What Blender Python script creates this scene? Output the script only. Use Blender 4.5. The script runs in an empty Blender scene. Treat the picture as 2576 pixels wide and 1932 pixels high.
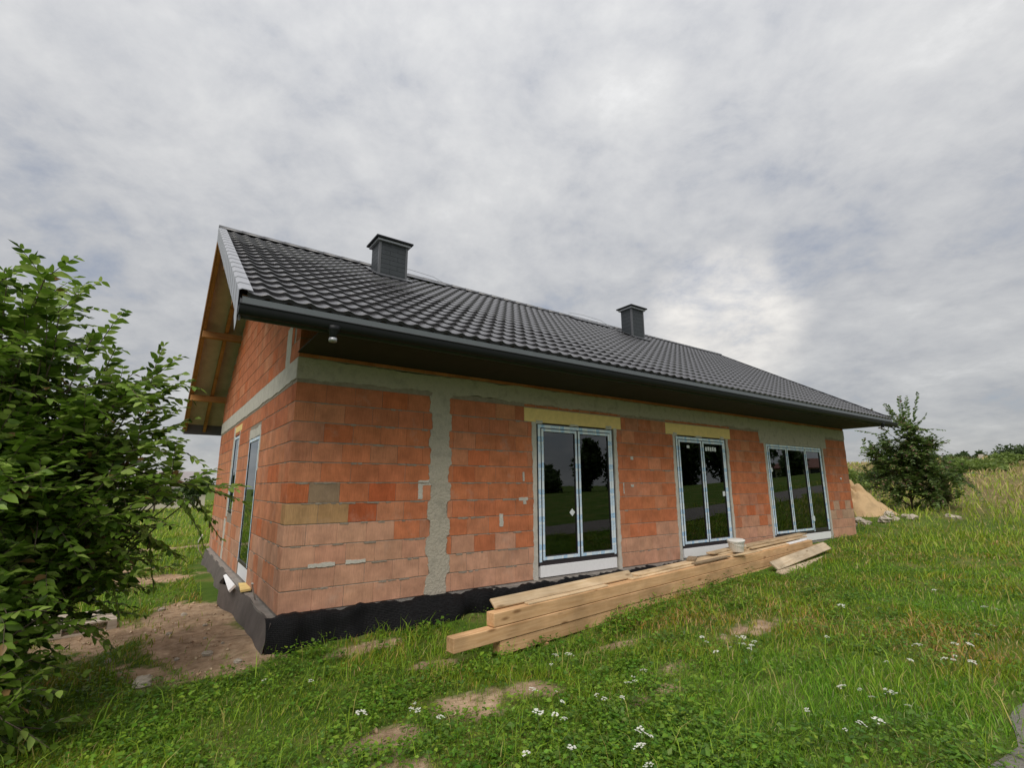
import bpy, math, random
import numpy as np
from mathutils import Vector, Matrix
R = math.radians
random.seed(7)
rng = np.random.default_rng(11)
sc = bpy.context.scene
col = sc.collection

# ------------------------------------------------------------------ camera
CAM = np.array([-1.328, -6.532, 1.447]); YAW, PITCH, ROLL, FPX = -0.618, 0.2027, -0.0035, 1248.8
def cam_axes():
    cy, sy, cp, sp = math.cos(YAW), math.sin(YAW), math.cos(PITCH), math.sin(PITCH)
    f = np.array([-sy*cp, cy*cp, sp]); r = np.array([cy, sy, 0.0]); u = np.cross(r, f)
    cr, sr = math.cos(ROLL), math.sin(ROLL)
    return cr*r+sr*u, -sr*r+cr*u, f
AR, AU, AF = cam_axes()
cd = bpy.data.cameras.new('camera'); cam = bpy.data.objects.new('camera', cd); col.objects.link(cam)
m = Matrix.Identity(4)
for i in range(3):
    m[i][0], m[i][1], m[i][2], m[i][3] = AR[i], AU[i], -AF[i], CAM[i]
cam.matrix_world = m
cd.sensor_width = 36; cd.lens = 36*FPX/2576; cd.clip_start = .05; cd.clip_end = 3000
sc.camera = cam
def project_area(c, n, a):            # rough size on screen, used only to choose which pieces become single parts
    d = np.asarray(c)-CAM; z = d@AF
    return a*abs(np.dot(d, n))/np.linalg.norm(d)/z**2 if z > .1 else 0

# ------------------------------------------------------------------ sky, sun, exposure
GLOW = AF + (1817-1288)/FPX*AR - (815-966)/FPX*AU; GLOW = GLOW/np.linalg.norm(GLOW)      # a thin place in the cloud sheet
SUN = np.array([-.50, -.52, .90]); SUN = SUN/np.linalg.norm(SUN)                                # the veiled sun itself, high behind the camera's left shoulder
w = bpy.data.worlds.new('World'); sc.world = w; w.use_nodes = True
nt = w.node_tree; nt.nodes.clear()
def N(t, typ, **k):
    n = t.nodes.new(typ)
    for a, b in k.items():
        if a == 'ins':
            for i, v in b.items(): n.inputs[i].default_value = v
        else: setattr(n, a, b)
    return n
def L(t, a, b): t.links.new(a, b)
def ramp(t, pts, interp='LINEAR'):
    n = t.nodes.new('ShaderNodeValToRGB'); n.color_ramp.interpolation = interp
    while len(n.color_ramp.elements) < len(pts): n.color_ramp.elements.new(.5)
    for e, (p, c) in zip(n.color_ramp.elements, pts):
        e.position = p; e.color = (*c, 1) if hasattr(c, '__len__') else (c, c, c, 1)
    return n
out = N(nt, 'ShaderNodeOutputWorld'); bg = N(nt, 'ShaderNodeBackground', ins={'Strength': .1}); L(nt, bg.outputs[0], out.inputs[0])
sky = N(nt, 'ShaderNodeTexSky'); sky.sky_type = 'NISHITA'; sky.sun_disc = False
sky.sun_elevation = math.asin(SUN[2]); sky.sun_rotation = math.atan2(SUN[0], SUN[1])
tc = N(nt, 'ShaderNodeTexCoord'); sep = N(nt, 'ShaderNodeSeparateXYZ'); L(nt, tc.outputs['Generated'], sep.inputs[0])
zc = N(nt, 'ShaderNodeMath', operation='MAXIMUM', ins={1: 0.0}); L(nt, sep.outputs[2], zc.inputs[0])
za = N(nt, 'ShaderNodeMath', operation='ADD', ins={1: .30}); L(nt, zc.outputs[0], za.inputs[0])
dx = N(nt, 'ShaderNodeMath', operation='DIVIDE'); L(nt, sep.outputs[0], dx.inputs[0]); L(nt, za.outputs[0], dx.inputs[1])
dy = N(nt, 'ShaderNodeMath', operation='DIVIDE'); L(nt, sep.outputs[1], dy.inputs[0]); L(nt, za.outputs[0], dy.inputs[1])
cmb = N(nt, 'ShaderNodeCombineXYZ'); L(nt, dx.outputs[0], cmb.inputs[0]); L(nt, dy.outputs[0], cmb.inputs[1])
mp = N(nt, 'ShaderNodeMapping'); mp.inputs['Rotation'].default_value = (0, 0, R(28)); mp.inputs['Scale'].default_value = (1.0, .95, 1); L(nt, cmb.outputs[0], mp.inputs[0])
n1 = N(nt, 'ShaderNodeTexNoise', ins={'Scale': 1.35, 'Detail': 10, 'Roughness': .62, 'Distortion': .25}); L(nt, mp.outputs[0], n1.inputs['Vector'])
n2 = N(nt, 'ShaderNodeTexNoise', ins={'Scale': 4.6, 'Detail': 9, 'Roughness': .64, 'Distortion': .25}); L(nt, mp.outputs[0], n2.inputs['Vector'])
n3 = N(nt, 'ShaderNodeTexNoise', ins={'Scale': 10.5, 'Detail': 7, 'Roughness': .55, 'Distortion': .2}); L(nt, mp.outputs[0], n3.inputs['Vector'])
mx0 = N(nt, 'ShaderNodeMix', data_type='FLOAT', ins={0: .32}); L(nt, n2.outputs[0], mx0.inputs[2]); L(nt, n3.outputs[0], mx0.inputs[3])
mx = N(nt, 'ShaderNodeMix', data_type='FLOAT', ins={0: .46}); L(nt, n1.outputs[0], mx.inputs[2]); L(nt, mx0.outputs[0], mx.inputs[3])
cr = ramp(nt, [(.35, (1.66, 1.76, 2.02)), (.43, (2.28, 2.34, 2.48)), (.49, (2.68, 2.71, 2.78)), (.56, (3.08, 3.09, 3.10)), (.66, (3.95, 3.94, 3.90))]); L(nt, mx.outputs[0], cr.inputs[0])
# overcast luminance grows gently towards the zenith
gz_ = N(nt, 'ShaderNodeMapRange', ins={1: 0.0, 2: 1.0, 3: .95, 4: 1.95}); L(nt, zc.outputs[0], gz_.inputs[0])
cm = N(nt, 'ShaderNodeVectorMath', operation='SCALE'); L(nt, cr.outputs[0], cm.inputs[0]); L(nt, gz_.outputs[0], cm.inputs['Scale'])
# thin bright place in the cloud sheet
dot = N(nt, 'ShaderNodeVectorMath', operation='DOT_PRODUCT', ins={1: tuple(GLOW)}); L(nt, tc.outputs['Generated'], dot.inputs[0])
gl = N(nt, 'ShaderNodeMapRange', interpolation_type='SMOOTHERSTEP', ins={1: .985, 2: 1.0, 3: 0.0, 4: 1.0}); L(nt, dot.outputs['Value'], gl.inputs[0])
glp = N(nt, 'ShaderNodeMath', operation='MULTIPLY'); L(nt, gl.outputs[0], glp.inputs[0]); L(nt, n2.outputs[0], glp.inputs[1])
gcol = N(nt, 'ShaderNodeVectorMath', operation='SCALE', ins={0: (3.8, 3.4, 2.75)}); L(nt, glp.outputs[0], gcol.inputs['Scale'])
ca = N(nt, 'ShaderNodeVectorMath', operation='ADD'); L(nt, cm.outputs[0], ca.inputs[0]); L(nt, gcol.outputs[0], ca.inputs[1])
# thin blue-grey openings let some of the clear sky through
op = N(nt, 'ShaderNodeMapRange', ins={1: .30, 2: .46, 3: .30, 4: .05}); L(nt, mx.outputs[0], op.inputs[0])
ms = N(nt, 'ShaderNodeMix', data_type='RGBA'); L(nt, op.outputs[0], ms.inputs[0]); L(nt, ca.outputs[0], ms.inputs[6]); L(nt, sky.outputs[0], ms.inputs[7])
L(nt, ms.outputs[2], bg.inputs[0])
sd = bpy.data.lights.new('sun', 'SUN'); sd.energy = 1.5; sd.specular_factor = .1; sd.angle = R(38); sd.color = (1, .94, .86)
so = bpy.data.objects.new('sun', sd); col.objects.link(so); so.rotation_euler = Vector(SUN).to_track_quat('Z', 'Y').to_euler()
sc.view_settings.view_transform = 'Standard'; sc.view_settings.look = 'None'; sc.view_settings.gamma = 1
sc.view_settings.exposure = 0.66; sc.view_settings.use_curve_mapping = False

# ------------------------------------------------------------------ helpers
def mat(name, colr=(.5, .5, .5), rough=.8, noise=0, nscale=8, metal=0, spec=.5, bump=0, bscale=60, src=None, stretch=None, dark=None, coord='Object', trans=0, detail=6):
    """procedural material: base colour (constant, 'obj' colour or 'attr' colour), broken up by noise, with a fine relief"""
    mt = bpy.data.materials.new(name); mt.use_nodes = True; t = mt.node_tree; p = t.nodes['Principled BSDF']
    p.inputs['Roughness'].default_value = rough; p.inputs['Metallic'].default_value = metal; p.inputs['Specular IOR Level'].default_value = spec
    if src == 'obj':
        c = N(t, 'ShaderNodeObjectInfo').outputs['Color']
    elif src == 'attr':
        c = N(t, 'ShaderNodeVertexColor', layer_name='col').outputs['Color']
    else:
        rg = N(t, 'ShaderNodeRGB'); rg.outputs[0].default_value = (*colr, 1); c = rg.outputs[0]
    co = N(t, 'ShaderNodeTexCoord').outputs[coord] if coord != 'Position' else N(t, 'ShaderNodeNewGeometry').outputs['Position']
    if stretch:
        mpn = N(t, 'ShaderNodeMapping'); mpn.inputs['Scale'].default_value = stretch; L(t, co, mpn.inputs[0]); co = mpn.outputs[0]
    if noise:
        nn = N(t, 'ShaderNodeTexNoise', ins={'Scale': nscale, 'Detail': detail, 'Roughness': .62}); L(t, co, nn.inputs['Vector'])
        mr = N(t, 'ShaderNodeMapRange', ins={1: .25, 2: .75, 3: 1-noise, 4: 1+noise}); L(t, nn.outputs[0], mr.inputs[0])
        if dark:
            md = N(t, 'ShaderNodeMix', data_type='RGBA'); rr = N(t, 'ShaderNodeMapRange', ins={1: .52, 2: .68, 3: 0, 4: 1}); L(t, nn.outputs[0], rr.inputs[0])
            L(t, rr.outputs[0], md.inputs[0]); L(t, c, md.inputs[6]); md.inputs[7].default_value = (*dark, 1); c = md.outputs[2]
        sm = N(t, 'ShaderNodeVectorMath', operation='SCALE'); L(t, c, sm.inputs[0]); L(t, mr.outputs[0], sm.inputs['Scale']); c = sm.outputs[0]
    L(t, c, p.inputs['Base Color'])
    if bump:
        nb = N(t, 'ShaderNodeTexNoise', ins={'Scale': bscale, 'Detail': 5}); L(t, co, nb.inputs['Vector'])
        bn = N(t, 'ShaderNodeBump', ins={'Strength': bump, 'Distance': .02}); L(t, nb.outputs[0], bn.inputs['Height']); L(t, bn.outputs[0], p.inputs['Normal'])
    if trans:
        tl = N(t, 'ShaderNodeBsdfTranslucent'); L(t, c, tl.inputs[0]); mxs = N(t, 'ShaderNodeMixShader', ins={0: trans})
        L(t, p.outputs[0], mxs.inputs[1]); L(t, tl.outputs[0], mxs.inputs[2]); L(t, mxs.outputs[0], t.nodes['Material Output'].inputs[0])
    return mt
def brick_mat(name, src):
    mt = mat(name, src=src, rough=.92, noise=.30, nscale=4, spec=.15, coord='Position'); t = mt.node_tree; p = t.nodes['Principled BSDF']
    g = N(t, 'ShaderNodeNewGeometry'); s = N(t, 'ShaderNodeSeparateXYZ'); L(t, g.outputs['Position'], s.inputs[0])
    a = N(t, 'ShaderNodeMath', operation='ADD'); L(t, s.outputs[0], a.inputs[0]); L(t, s.outputs[1], a.inputs[1])
    # extruded clay: fine vertical scoring
    cv = N(t, 'ShaderNodeCombineXYZ'); L(t, a.outputs[0], cv.inputs[0])
    z2 = N(t, 'ShaderNodeMath', operation='MULTIPLY', ins={1: .06}); L(t, s.outputs[2], z2.inputs[0]); L(t, z2.outputs[0], cv.inputs[1])
    n = N(t, 'ShaderNodeTexNoise', ins={'Scale': 95, 'Detail': 3, 'Roughness': .6}); L(t, cv.outputs[0], n.inputs['Vector'])
    b = N(t, 'ShaderNodeBump', ins={'Strength': .6, 'Distance': .012}); L(t, n.outputs[0], b.inputs['Height']); L(t, b.outputs[0], p.inputs['Normal'])
    # pale efflorescence and mortar smears
    e = N(t, 'ShaderNodeTexNoise', ins={'Scale': 2.6, 'Detail': 8, 'Roughness': .7}); L(t, g.outputs['Position'], e.inputs['Vector'])
    er = N(t, 'ShaderNodeMapRange', ins={1: .56, 2: .78, 3: 0, 4: .6}); L(t, e.outputs[0], er.inputs[0])
    old = p.inputs['Base Color'].links[0].from_socket
    sc2 = N(t, 'ShaderNodeMapRange', ins={1: .3, 2: .7, 3: .88, 4: 1.1}); L(t, n.outputs[0], sc2.inputs[0])
    sm = N(t, 'ShaderNodeVectorMath', operation='SCALE'); L(t, old, sm.inputs[0]); L(t, sc2.outputs[0], sm.inputs['Scale'])
    mxx = N(t, 'ShaderNodeMix', data_type='RGBA'); L(t, er.outputs[0], mxx.inputs[0]); L(t, sm.outputs[0], mxx.inputs[6]); mxx.inputs[7].default_value = (.52, .36, .28, 1)
    L(t, mxx.outputs[2], p.inputs['Base Color'])
    return mt
def film_mat(name, axis):
    """white protective film printed with rows of blue marks, running along one axis"""
    mt = mat(name, (.74, .78, .82), .35); t = mt.node_tree; p = t.nodes['Principled BSDF']
    g = N(t, 'ShaderNodeNewGeometry'); s = N(t, 'ShaderNodeSeparateXYZ'); L(t, g.outputs['Position'], s.inputs[0])
    a = s.outputs[axis]
    def fr(mul, lo, add=0.0):
        mm = N(t, 'ShaderNodeMath', operation='MULTIPLY_ADD', ins={1: mul, 2: add}); L(t, a, mm.inputs[0])
        f = N(t, 'ShaderNodeMath', operation='FRACT'); L(t, mm.outputs[0], f.inputs[0])
        c = N(t, 'ShaderNodeMath', operation='LESS_THAN', ins={1: lo}); L(t, f.outputs[0], c.inputs[0]); return c.outputs[0]
    nz = N(t, 'ShaderNodeTexNoise', ins={'Scale': 55, 'Detail': 2}); L(t, g.outputs['Position'], nz.inputs['Vector'])
    ng = N(t, 'ShaderNodeMath', operation='GREATER_THAN', ins={1: .47}); L(t, nz.outputs[0], ng.inputs[0])
    blk = fr(2.3, .20); txt = N(t, 'ShaderNodeMath', operation='MULTIPLY'); L(t, fr(2.3, .42, .50), txt.inputs[0]); L(t, ng.outputs[0], txt.inputs[1])
    s1 = N(t, 'ShaderNodeMath', operation='MULTIPLY_ADD', ins={1: .38}); L(t, txt.outputs[0], s1.inputs[0])
    b2 = N(t, 'ShaderNodeMath', operation='MULTIPLY'); L(t, blk, b2.inputs[0])
    nr = N(t, 'ShaderNodeMapRange', ins={1: .36, 2: .58, 3: .1, 4: .75}); L(t, nz.outputs[0], nr.inputs[0]); L(t, nr.outputs[0], b2.inputs[1]); L(t, b2.outputs[0], s1.inputs[2])
    mxx = N(t, 'ShaderNodeMix', data_type='RGBA'); L(t, s1.outputs[0], mxx.inputs[0]); mxx.inputs[6].default_value = (.78, .87, .94, 1); mxx.inputs[7].default_value = (.16, .48, .84, 1)
    L(t, mxx.outputs[2], p.inputs['Base Color']); return mt
def glass_mat():
    mt = bpy.data.materials.new('window_glass'); mt.use_nodes = True; t = mt.node_tree; t.nodes.clear()
    o = N(t, 'ShaderNodeOutputMaterial'); gl = N(t, 'ShaderNodeBsdfGlossy', ins={'Roughness': .012, 'Color': (.92, .97, 1, 1)}); tr = N(t, 'ShaderNodeBsdfTransparent', ins={'Color': (.62, .66, .66, 1)})
    f = N(t, 'ShaderNodeFresnel', ins={'IOR': 1.9}); mxs = N(t, 'ShaderNodeMixShader'); L(t, f.outputs[0], mxs.inputs[0]); L(t, tr.outputs[0], mxs.inputs[1]); L(t, gl.outputs[0], mxs.inputs[2]); L(t, mxs.outputs[0], o.inputs[0])
    return mt
def wood_mat(name, c1, c2, rough=.75):
    mt = mat(name, c1, rough, spec=.25); t = mt.node_tree; p = t.nodes['Principled BSDF']
    co = N(t, 'ShaderNodeTexCoord'); oi = N(t, 'ShaderNodeObjectInfo')
    ad = N(t, 'ShaderNodeVectorMath', operation='MULTIPLY_ADD', ins={1: (1, 1, 1)}); L(t, co.outputs['Object'], ad.inputs[0])
    sc_ = N(t, 'ShaderNodeMath', operation='MULTIPLY', ins={1: 37}); L(t, oi.outputs['Random'], sc_.inputs[0]); L(t, sc_.outputs[0], ad.inputs[2])
    mpn = N(t, 'ShaderNodeMapping'); mpn.inputs['Scale'].default_value = (1.1, 16, 16); L(t, ad.outputs[0], mpn.inputs[0])
    n = N(t, 'ShaderNodeTexNoise', ins={'Scale': 2.2, 'Detail': 6, 'Roughness': .6, 'Distortion': .4}); L(t, mpn.outputs[0], n.inputs['Vector'])
    mxx = N(t, 'ShaderNodeMix', data_type='RGBA'); rr = N(t, 'ShaderNodeMapRange', ins={1: .35, 2: .68}); L(t, n.outputs[0], rr.inputs[0]); L(t, rr.outputs[0], mxx.inputs[0]); mxx.inputs[6].default_value = (*c1, 1); mxx.inputs[7].default_value = (*c2, 1)
    # knots
    mk = N(t, 'ShaderNodeMapping'); mk.inputs['Scale'].default_value = (2.2, 7, 7); L(t, ad.outputs[0], mk.inputs[0])
    v = N(t, 'ShaderNodeTexVoronoi', ins={'Scale': 1.0}); L(t, mk.outputs[0], v.inputs['Vector'])
    kr = N(t, 'ShaderNodeMapRange', ins={1: .08, 2: .19, 3: .8, 4: 0}); L(t, v.outputs['Distance'], kr.inputs[0])
    m2 = N(t, 'ShaderNodeMix', data_type='RGBA'); L(t, kr.outputs[0], m2.inputs[0]); L(t, mxx.outputs[2], m2.inputs[6]); m2.inputs[7].default_value = (c2[0]*.42, c2[1]*.36, c2[2]*.3, 1)
    # weathering stains
    st = N(t, 'ShaderNodeTexNoise', ins={'Scale': 1.7, 'Detail': 5}); L(t, ad.outputs[0], st.inputs['Vector'])
    sr = N(t, 'ShaderNodeMapRange', ins={1: .3, 2: .72, 3: .62, 4: 1.15}); L(t, st.outputs[0], sr.inputs[0])
    vr = N(t, 'ShaderNodeMapRange', ins={1: 0, 2: 1, 3: .82, 4: 1.12}); L(t, oi.outputs['Random'], vr.inputs[0])
    mm = N(t, 'ShaderNodeMath', operation='MULTIPLY'); L(t, sr.outputs[0], mm.inputs[0]); L(t, vr.outputs[0], mm.inputs[1])
    sm = N(t, 'ShaderNodeVectorMath', operation='SCALE'); L(t, m2.outputs[2], sm.inputs[0]); L(t, mm.outputs[0], sm.inputs['Scale']); L(t, sm.outputs[0], p.inputs['Base Color'])
    b = N(t, 'ShaderNodeBump', ins={'Strength': .25, 'Distance': .01}); L(t, n.outputs[0], b.inputs['Height']); L(t, b.outputs[0], p.inputs['Normal'])
    return mt

M = {}
M['brick'] = brick_mat('fired_clay', 'obj'); M['brick_mass'] = brick_mat('fired_clay_mass', 'attr')
M['mortar'] = mat('mortar', (.30, .255, .205), .95, .25, 14, bump=.5, bscale=70, coord='Position')
M['concrete'] = mat('raw_concrete', (.45, .405, .33), .93, .34, 6, bump=.8, bscale=35, coord='Position', dark=(.31, .275, .22), detail=10)
M['plaster'] = mat('grey_plaster', (.55, .52, .46), .95, .18, 7, bump=.5, bscale=60, coord='Position')
M['eps'] = mat('white_foam', (.86, .86, .87), .85, .05, 20, bump=.1, bscale=200)
M['yellow'] = mat('yellow_foam', (.84, .63, .25), .85, .10, 9, bump=.15, bscale=120, coord='Position')
M['frame'] = mat('dark_frame', (.035, .03, .035), .4, spec=.5)
M['foam_gap'] = mat('dark_gasket', (.03, .02, .025), .8, .3, 40, coord='Position')
M['film_v'] = film_mat('printed_film_upright', 2); M['film_x'] = film_mat('printed_film_level', 0); M['film_y'] = film_mat('printed_film_level_gable', 1)
M['film'] = mat('plain_film', (.74, .78, .80), .4, .06, 20)
M['glass'] = glass_mat()
M['tile'] = mat('graphite_tile_steel', (.060, .058, .064), .25, .14, 3, spec=1.0, bump=.06, bscale=300, coord='Position')
M['trim'] = mat('graphite_sheet_steel', (.085, .088, .098), .38, .08, 5, spec=.6, metal=.0)
M['verge'] = mat('grey_verge_steel', (.36, .37, .40), .34, .06, 8, spec=.8, metal=.3)
M['gutter'] = mat('dark_gutter_steel', (.014, .015, .018), .5, .05, 5, spec=.25)
M['apron'] = mat('grey_eaves_steel', (.09, .105, .11), .38, .08, 6, spec=.6)
M['underlay'] = mat('grey_roof_underlay', (.46, .41, .34), .9, .18, 5, bump=.2, bscale=25)
M['rafter'] = wood_mat('impregnated_spruce', (.46, .235, .085), (.34, .155, .05))
M['softwood'] = wood_mat('fresh_spruce', (.80, .51, .275), (.62, .36, .17))
M['board'] = wood_mat('pale_board', (.78, .60, .39), (.62, .43, .24))
M['plank'] = wood_mat('greyed_plank', (.62, .51, .37), (.50, .38, .25))
M['dirty_wood'] = wood_mat('dirty_wood', (.36, .27, .18), (.24, .17, .10))
M['pallet'] = wood_mat('pallet_wood', (.62, .54, .44), (.45, .38, .30))
M['membrane'] = mat('black_dimpled_sheet', (.007, .007, .008), .6, .3, 6, spec=.16)
M['membrane_dusty'] = mat('dusty_sheet', (.115, .095, .085), .85, .3, 5, bump=.2, bscale=60, coord='Position')
M['ledge'] = mat('dusty_concrete', (.27, .245, .22), .95, .3, 6, bump=.5, bscale=50, coord='Position')
M['slate'] = mat('chimney_cladding', (.034, .040, .046), .5, .15, 6, spec=.4)
M['pot'] = mat('pale_pipe', (.62, .62, .62), .5)
M['bucket'] = mat('white_bucket_plastic', (.72, .70, .65), .5, .08, 9)
M['soil_heap'] = mat('sandy_subsoil', (.50, .35, .19), .97, .3, 2.2, bump=.8, bscale=9, coord='Position', dark=(.36, .24, .13))
M['stone'] = mat('pale_stone', (.48, .42, .34), .95, .2, 5, bump=.6, bscale=20)
M['bark'] = mat('bark', (.11, .085, .06), .95, .3, 12, bump=.6, bscale=40)
M['cable'] = mat('white_conduit', (.70, .68, .64), .5)
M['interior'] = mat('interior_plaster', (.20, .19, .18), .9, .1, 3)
M['leaf'] = mat('leaf', src='attr', rough=.45, trans=.42, spec=.4)
M['grass'] = mat('grass_blade', src='attr', rough=.6, trans=.25, spec=.25)
M['eave_shade_sheet'] = mat('eave_shade_black', (.022, .018, .016), .9, .3, 4)  # near-black: the deep eave shade is put into this colour
M['clod'] = mat('clod', src='attr', rough=1, spec=.1)
M['dry'] = mat('petal', src='attr', rough=.7, trans=.2, spec=.2)

# dimples of the foundation sheet
t = M['membrane'].node_tree; v = N(t, 'ShaderNodeTexVoronoi', ins={'Scale': 55, 'Randomness': .05}); g_ = N(t, 'ShaderNodeNewGeometry'); L(t, g_.outputs['Position'], v.inputs['Vector'])
bb = N(t, 'ShaderNodeBump', ins={'Strength': 1.0, 'Distance': .012}); L(t, v.outputs['Distance'], bb.inputs['Height']); L(t, bb.outputs[0], t.nodes['Principled BSDF'].inputs['Normal'])

def mesh(name, V, F, mt=None, smooth=False, cols=None):
    me = bpy.data.meshes.new(name)
    if isinstance(F, np.ndarray):
        V = np.asarray(V, dtype=np.float32); k = F.shape[1]
        me.vertices.add(len(V)); me.vertices.foreach_set('co', V.ravel())
        me.loops.add(F.size); me.loops.foreach_set('vertex_index', F.ravel().astype(np.int32))
        me.polygons.add(len(F)); me.polygons.foreach_set('loop_start', np.arange(0, F.size, k, dtype=np.int32)); me.polygons.foreach_set('loop_total', np.full(len(F), k, dtype=np.int32))
        me.update(calc_edges=True)
    else:
        me.from_pydata([tuple(map(float, v)) for v in V], [], F)
    if cols is not None:
        a = me.color_attributes.new('col', 'FLOAT_COLOR', 'POINT'); c4 = np.ones((len(V), 4), dtype=np.float32); c4[:, :3] = cols; a.data.foreach_set('color', c4.ravel())
    if smooth: me.polygons.foreach_set('use_smooth', np.ones(len(me.polygons), dtype=bool))
    if mt is not None: me.materials.append(mt)
    return me
def link(name, me, parent=None, loc=(0, 0, 0), rot=(0, 0, 0)):
    o = bpy.data.objects.new(name, me); col.objects.link(o); o.parent = parent; o.location = loc; o.rotation_euler = rot
    return o
def thing(o, label, cat, group=None):
    o['label'] = label; o['category'] = cat; o['kind'] = 'thing'
    if group: o['group'] = group
    return o
def empty(name, loc=(0, 0, 0), parent=None):
    o = bpy.data.objects.new(name, None); col.objects.link(o); o.location = loc; o.parent = parent; o.empty_display_size = .1
    return o
class MB:
    def __init__(s): s.V = []; s.F = []
    def add(s, V, F):
        n = len(s.V); s.V += [tuple(v) for v in V]; s.F += [tuple(i+n for i in f) for f in F]; return s
    def box(s, a, b, bev=0.0):
        x0, y0, z0 = a; x1, y1, z1 = b
        if bev <= 0:
            V = [(x, y, z) for x in (x0, x1) for y in (y0, y1) for z in (z0, z1)]
            return s.add(V, [(0, 1, 3, 2), (4, 6, 7, 5), (0, 4, 5, 1), (2, 3, 7, 6), (0, 2, 6, 4), (1, 5, 7, 3)])
        V = []; lo = (x0, y0, z0); hi = (x1, y1, z1); e = bev
        idx = {}
        for i in (0, 1):
            for j in (0, 1):
                for k in (0, 1):
                    p = [hi[q] if b_ else lo[q] for q, b_ in enumerate((i, j, k))]; sg = [-1 if b_ else 1 for b_ in (i, j, k)]
                    for ax in range(3):
                        q = list(p)
                        for o_ in range(3):
                            if o_ != ax: q[o_] += sg[o_]*e
                        idx[(i, j, k, ax)] = len(V); V.append(q)
        F = []
        for ax in range(3):
            o1, o2 = (ax+1) % 3, (ax+2) % 3
            for sgn in (0, 1):
                c = []
                for (b1, b2) in ((0, 0), (1, 0), (1, 1), (0, 1)):
                    k = [0, 0, 0]; k[ax] = sgn; k[o1] = b1; k[o2] = b2; c.append(idx[(*k, ax)])
                F.append(tuple(c) if sgn else tuple(reversed(c)))
            for b1 in (0, 1):
                for b2 in (0, 1):
                    k0 = [0, 0, 0]; k0[o1] = b1; k0[o2] = b2; k1 = list(k0); k1[ax] = 1
                    q = (idx[(*k0, o1)], idx[(*k1, o1)], idx[(*k1, o2)], idx[(*k0, o2)])
                    F.append(q if b1 == b2 else tuple(reversed(q)))
        for i in (0, 1):
            for j in (0, 1):
                for k in (0, 1):
                    c = (idx[(i, j, k, 0)], idx[(i, j, k, 1)], idx[(i, j, k, 2)]); F.append(c if (i+j+k) % 2 else tuple(reversed(c)))
        return s.add(V, F)
    def prism(s, poly, ax, a, b):
        """polygon in the plane across axis ax, extruded from a to b"""
        n = len(poly)
        def P(p, v):
            q = [0, 0, 0]; o = [i for i in range(3) if i != ax]; q[o[0]], q[o[1]] = p; q[ax] = v; return q
        V = [P(p, a) for p in poly]+[P(p, b) for p in poly]
        return s.add(V, [tuple(range(n)), tuple(range(2*n-1, n-1, -1))]+[(i, i+n, (i+1) % n+n, (i+1) % n) for i in range(n)])
    def tube(s, pts, rad, n=8, caps=True):
        pts = [Vector(p) for p in pts]; rad = rad if hasattr(rad, '__len__') else [rad]*len(pts); V = []; F = []
        up = Vector((.13, .21, 1)).normalized()
        for i, p in enumerate(pts):
            d = (pts[min(i+1, len(pts)-1)]-pts[max(i-1, 0)]).normalized(); a = d.cross(up)
            if a.length < .05: a = d.cross(Vector((1, 0, 0)))
            a.normalize(); b = d.cross(a)
            for k in range(n):
                t_ = 2*math.pi*k/n; V.append(p+(a*math.cos(t_)+b*math.sin(t_))*rad[i])
        for i in range(len(pts)-1):
            for k in range(n): F.append((i*n+k, i*n+(k+1) % n, (i+1)*n+(k+1) % n, (i+1)*n+k))
        if caps: F += [tuple(range(n-1, -1, -1)), tuple(range((len(pts)-1)*n, len(pts)*n))]
        return s.add(V, F)
    def obj(s, name, mt, parent=None, loc=(0, 0, 0), rot=(0, 0, 0), smooth=False):
        return link(name, mesh(name, s.V, s.F, mt, smooth), parent, loc, rot)

# ------------------------------------------------------------------ ground
def ss(a, b, v):
    t = np.clip((v-a)/(b-a), 0, 1); return t*t*(3-2*t)
_ns = [(rng.uniform(.25, 3.2), rng.uniform(0, 6.28), rng.uniform(0, 6.28)) for _ in range(22)]
def wob(x, y, lo=0, hi=99):
    s = 0; n = 0
    for f, a, p in _ns:
        if lo <= f <= hi: s = s+np.sin(f*(x*math.cos(a)+y*math.sin(a))*1.7+p); n += 1
    return s/max(n, 1)**.5
def gz(x, y):
    x = np.asarray(x, float); y = np.asarray(y, float)
    z = -.47+.025*np.clip(x, -6, 16)+.11*ss(-1.1, -.15, y)
    z = z+.055*np.clip(-1.5-y, 0, 6)
    f = ss(-40, -6, y)*.8+.2
    z = z+(.078*np.clip(x-16, 0, 50)+.012*np.clip(x-66, 0, 200))*f
    z = z-.072*np.clip(x-70, 0, 45)*f
    z = z-.010*np.clip(y-12, 0, 150)*(1-ss(10, 40, x))
    z = z-.06*np.exp(-((x-2.4)**2/2.5+(y+1.5)**2/.3))
    near = np.exp(-((x-5)/40)**2-((y)/40)**2)
    z = z+.022*wob(x, y, .8)*near+.05*wob(x*.35, y*.35)*(1-ss(0, 8, 12-np.hypot(x-3, y+3)))
    return z
SOIL = [(-.70, .75, .62, 1.0, .9), (-.65, 2.4, .62, 1.0, .9), (-1.8, 1.9, .7, .8, .6), (-.45, -.2, .5, .28, .9), (-1.7, 6.0, 1.3, .55, .75), (-2.5, 8.0, 1.6, .8, .75), (-.6, 11.8, 4, .5, .7),
        (1.05, -2.5, .36, .30, .47), (.30, -2.55, .44, .28, .40), (1.75, -2.62, .36, .20, .43), (3.0, -3.15, .40, .2, .36), (1.4, -1.25, .35, .16, .7), (.9, -.5, .5, .12, .6), (2.3, -3.4, .35, .2, .36), (3.4, -2.1, .5, .15, .36), (4.8, -2.9, .6, .2, .34), (.1, -3.1, .3, .25, .4)]
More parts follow.
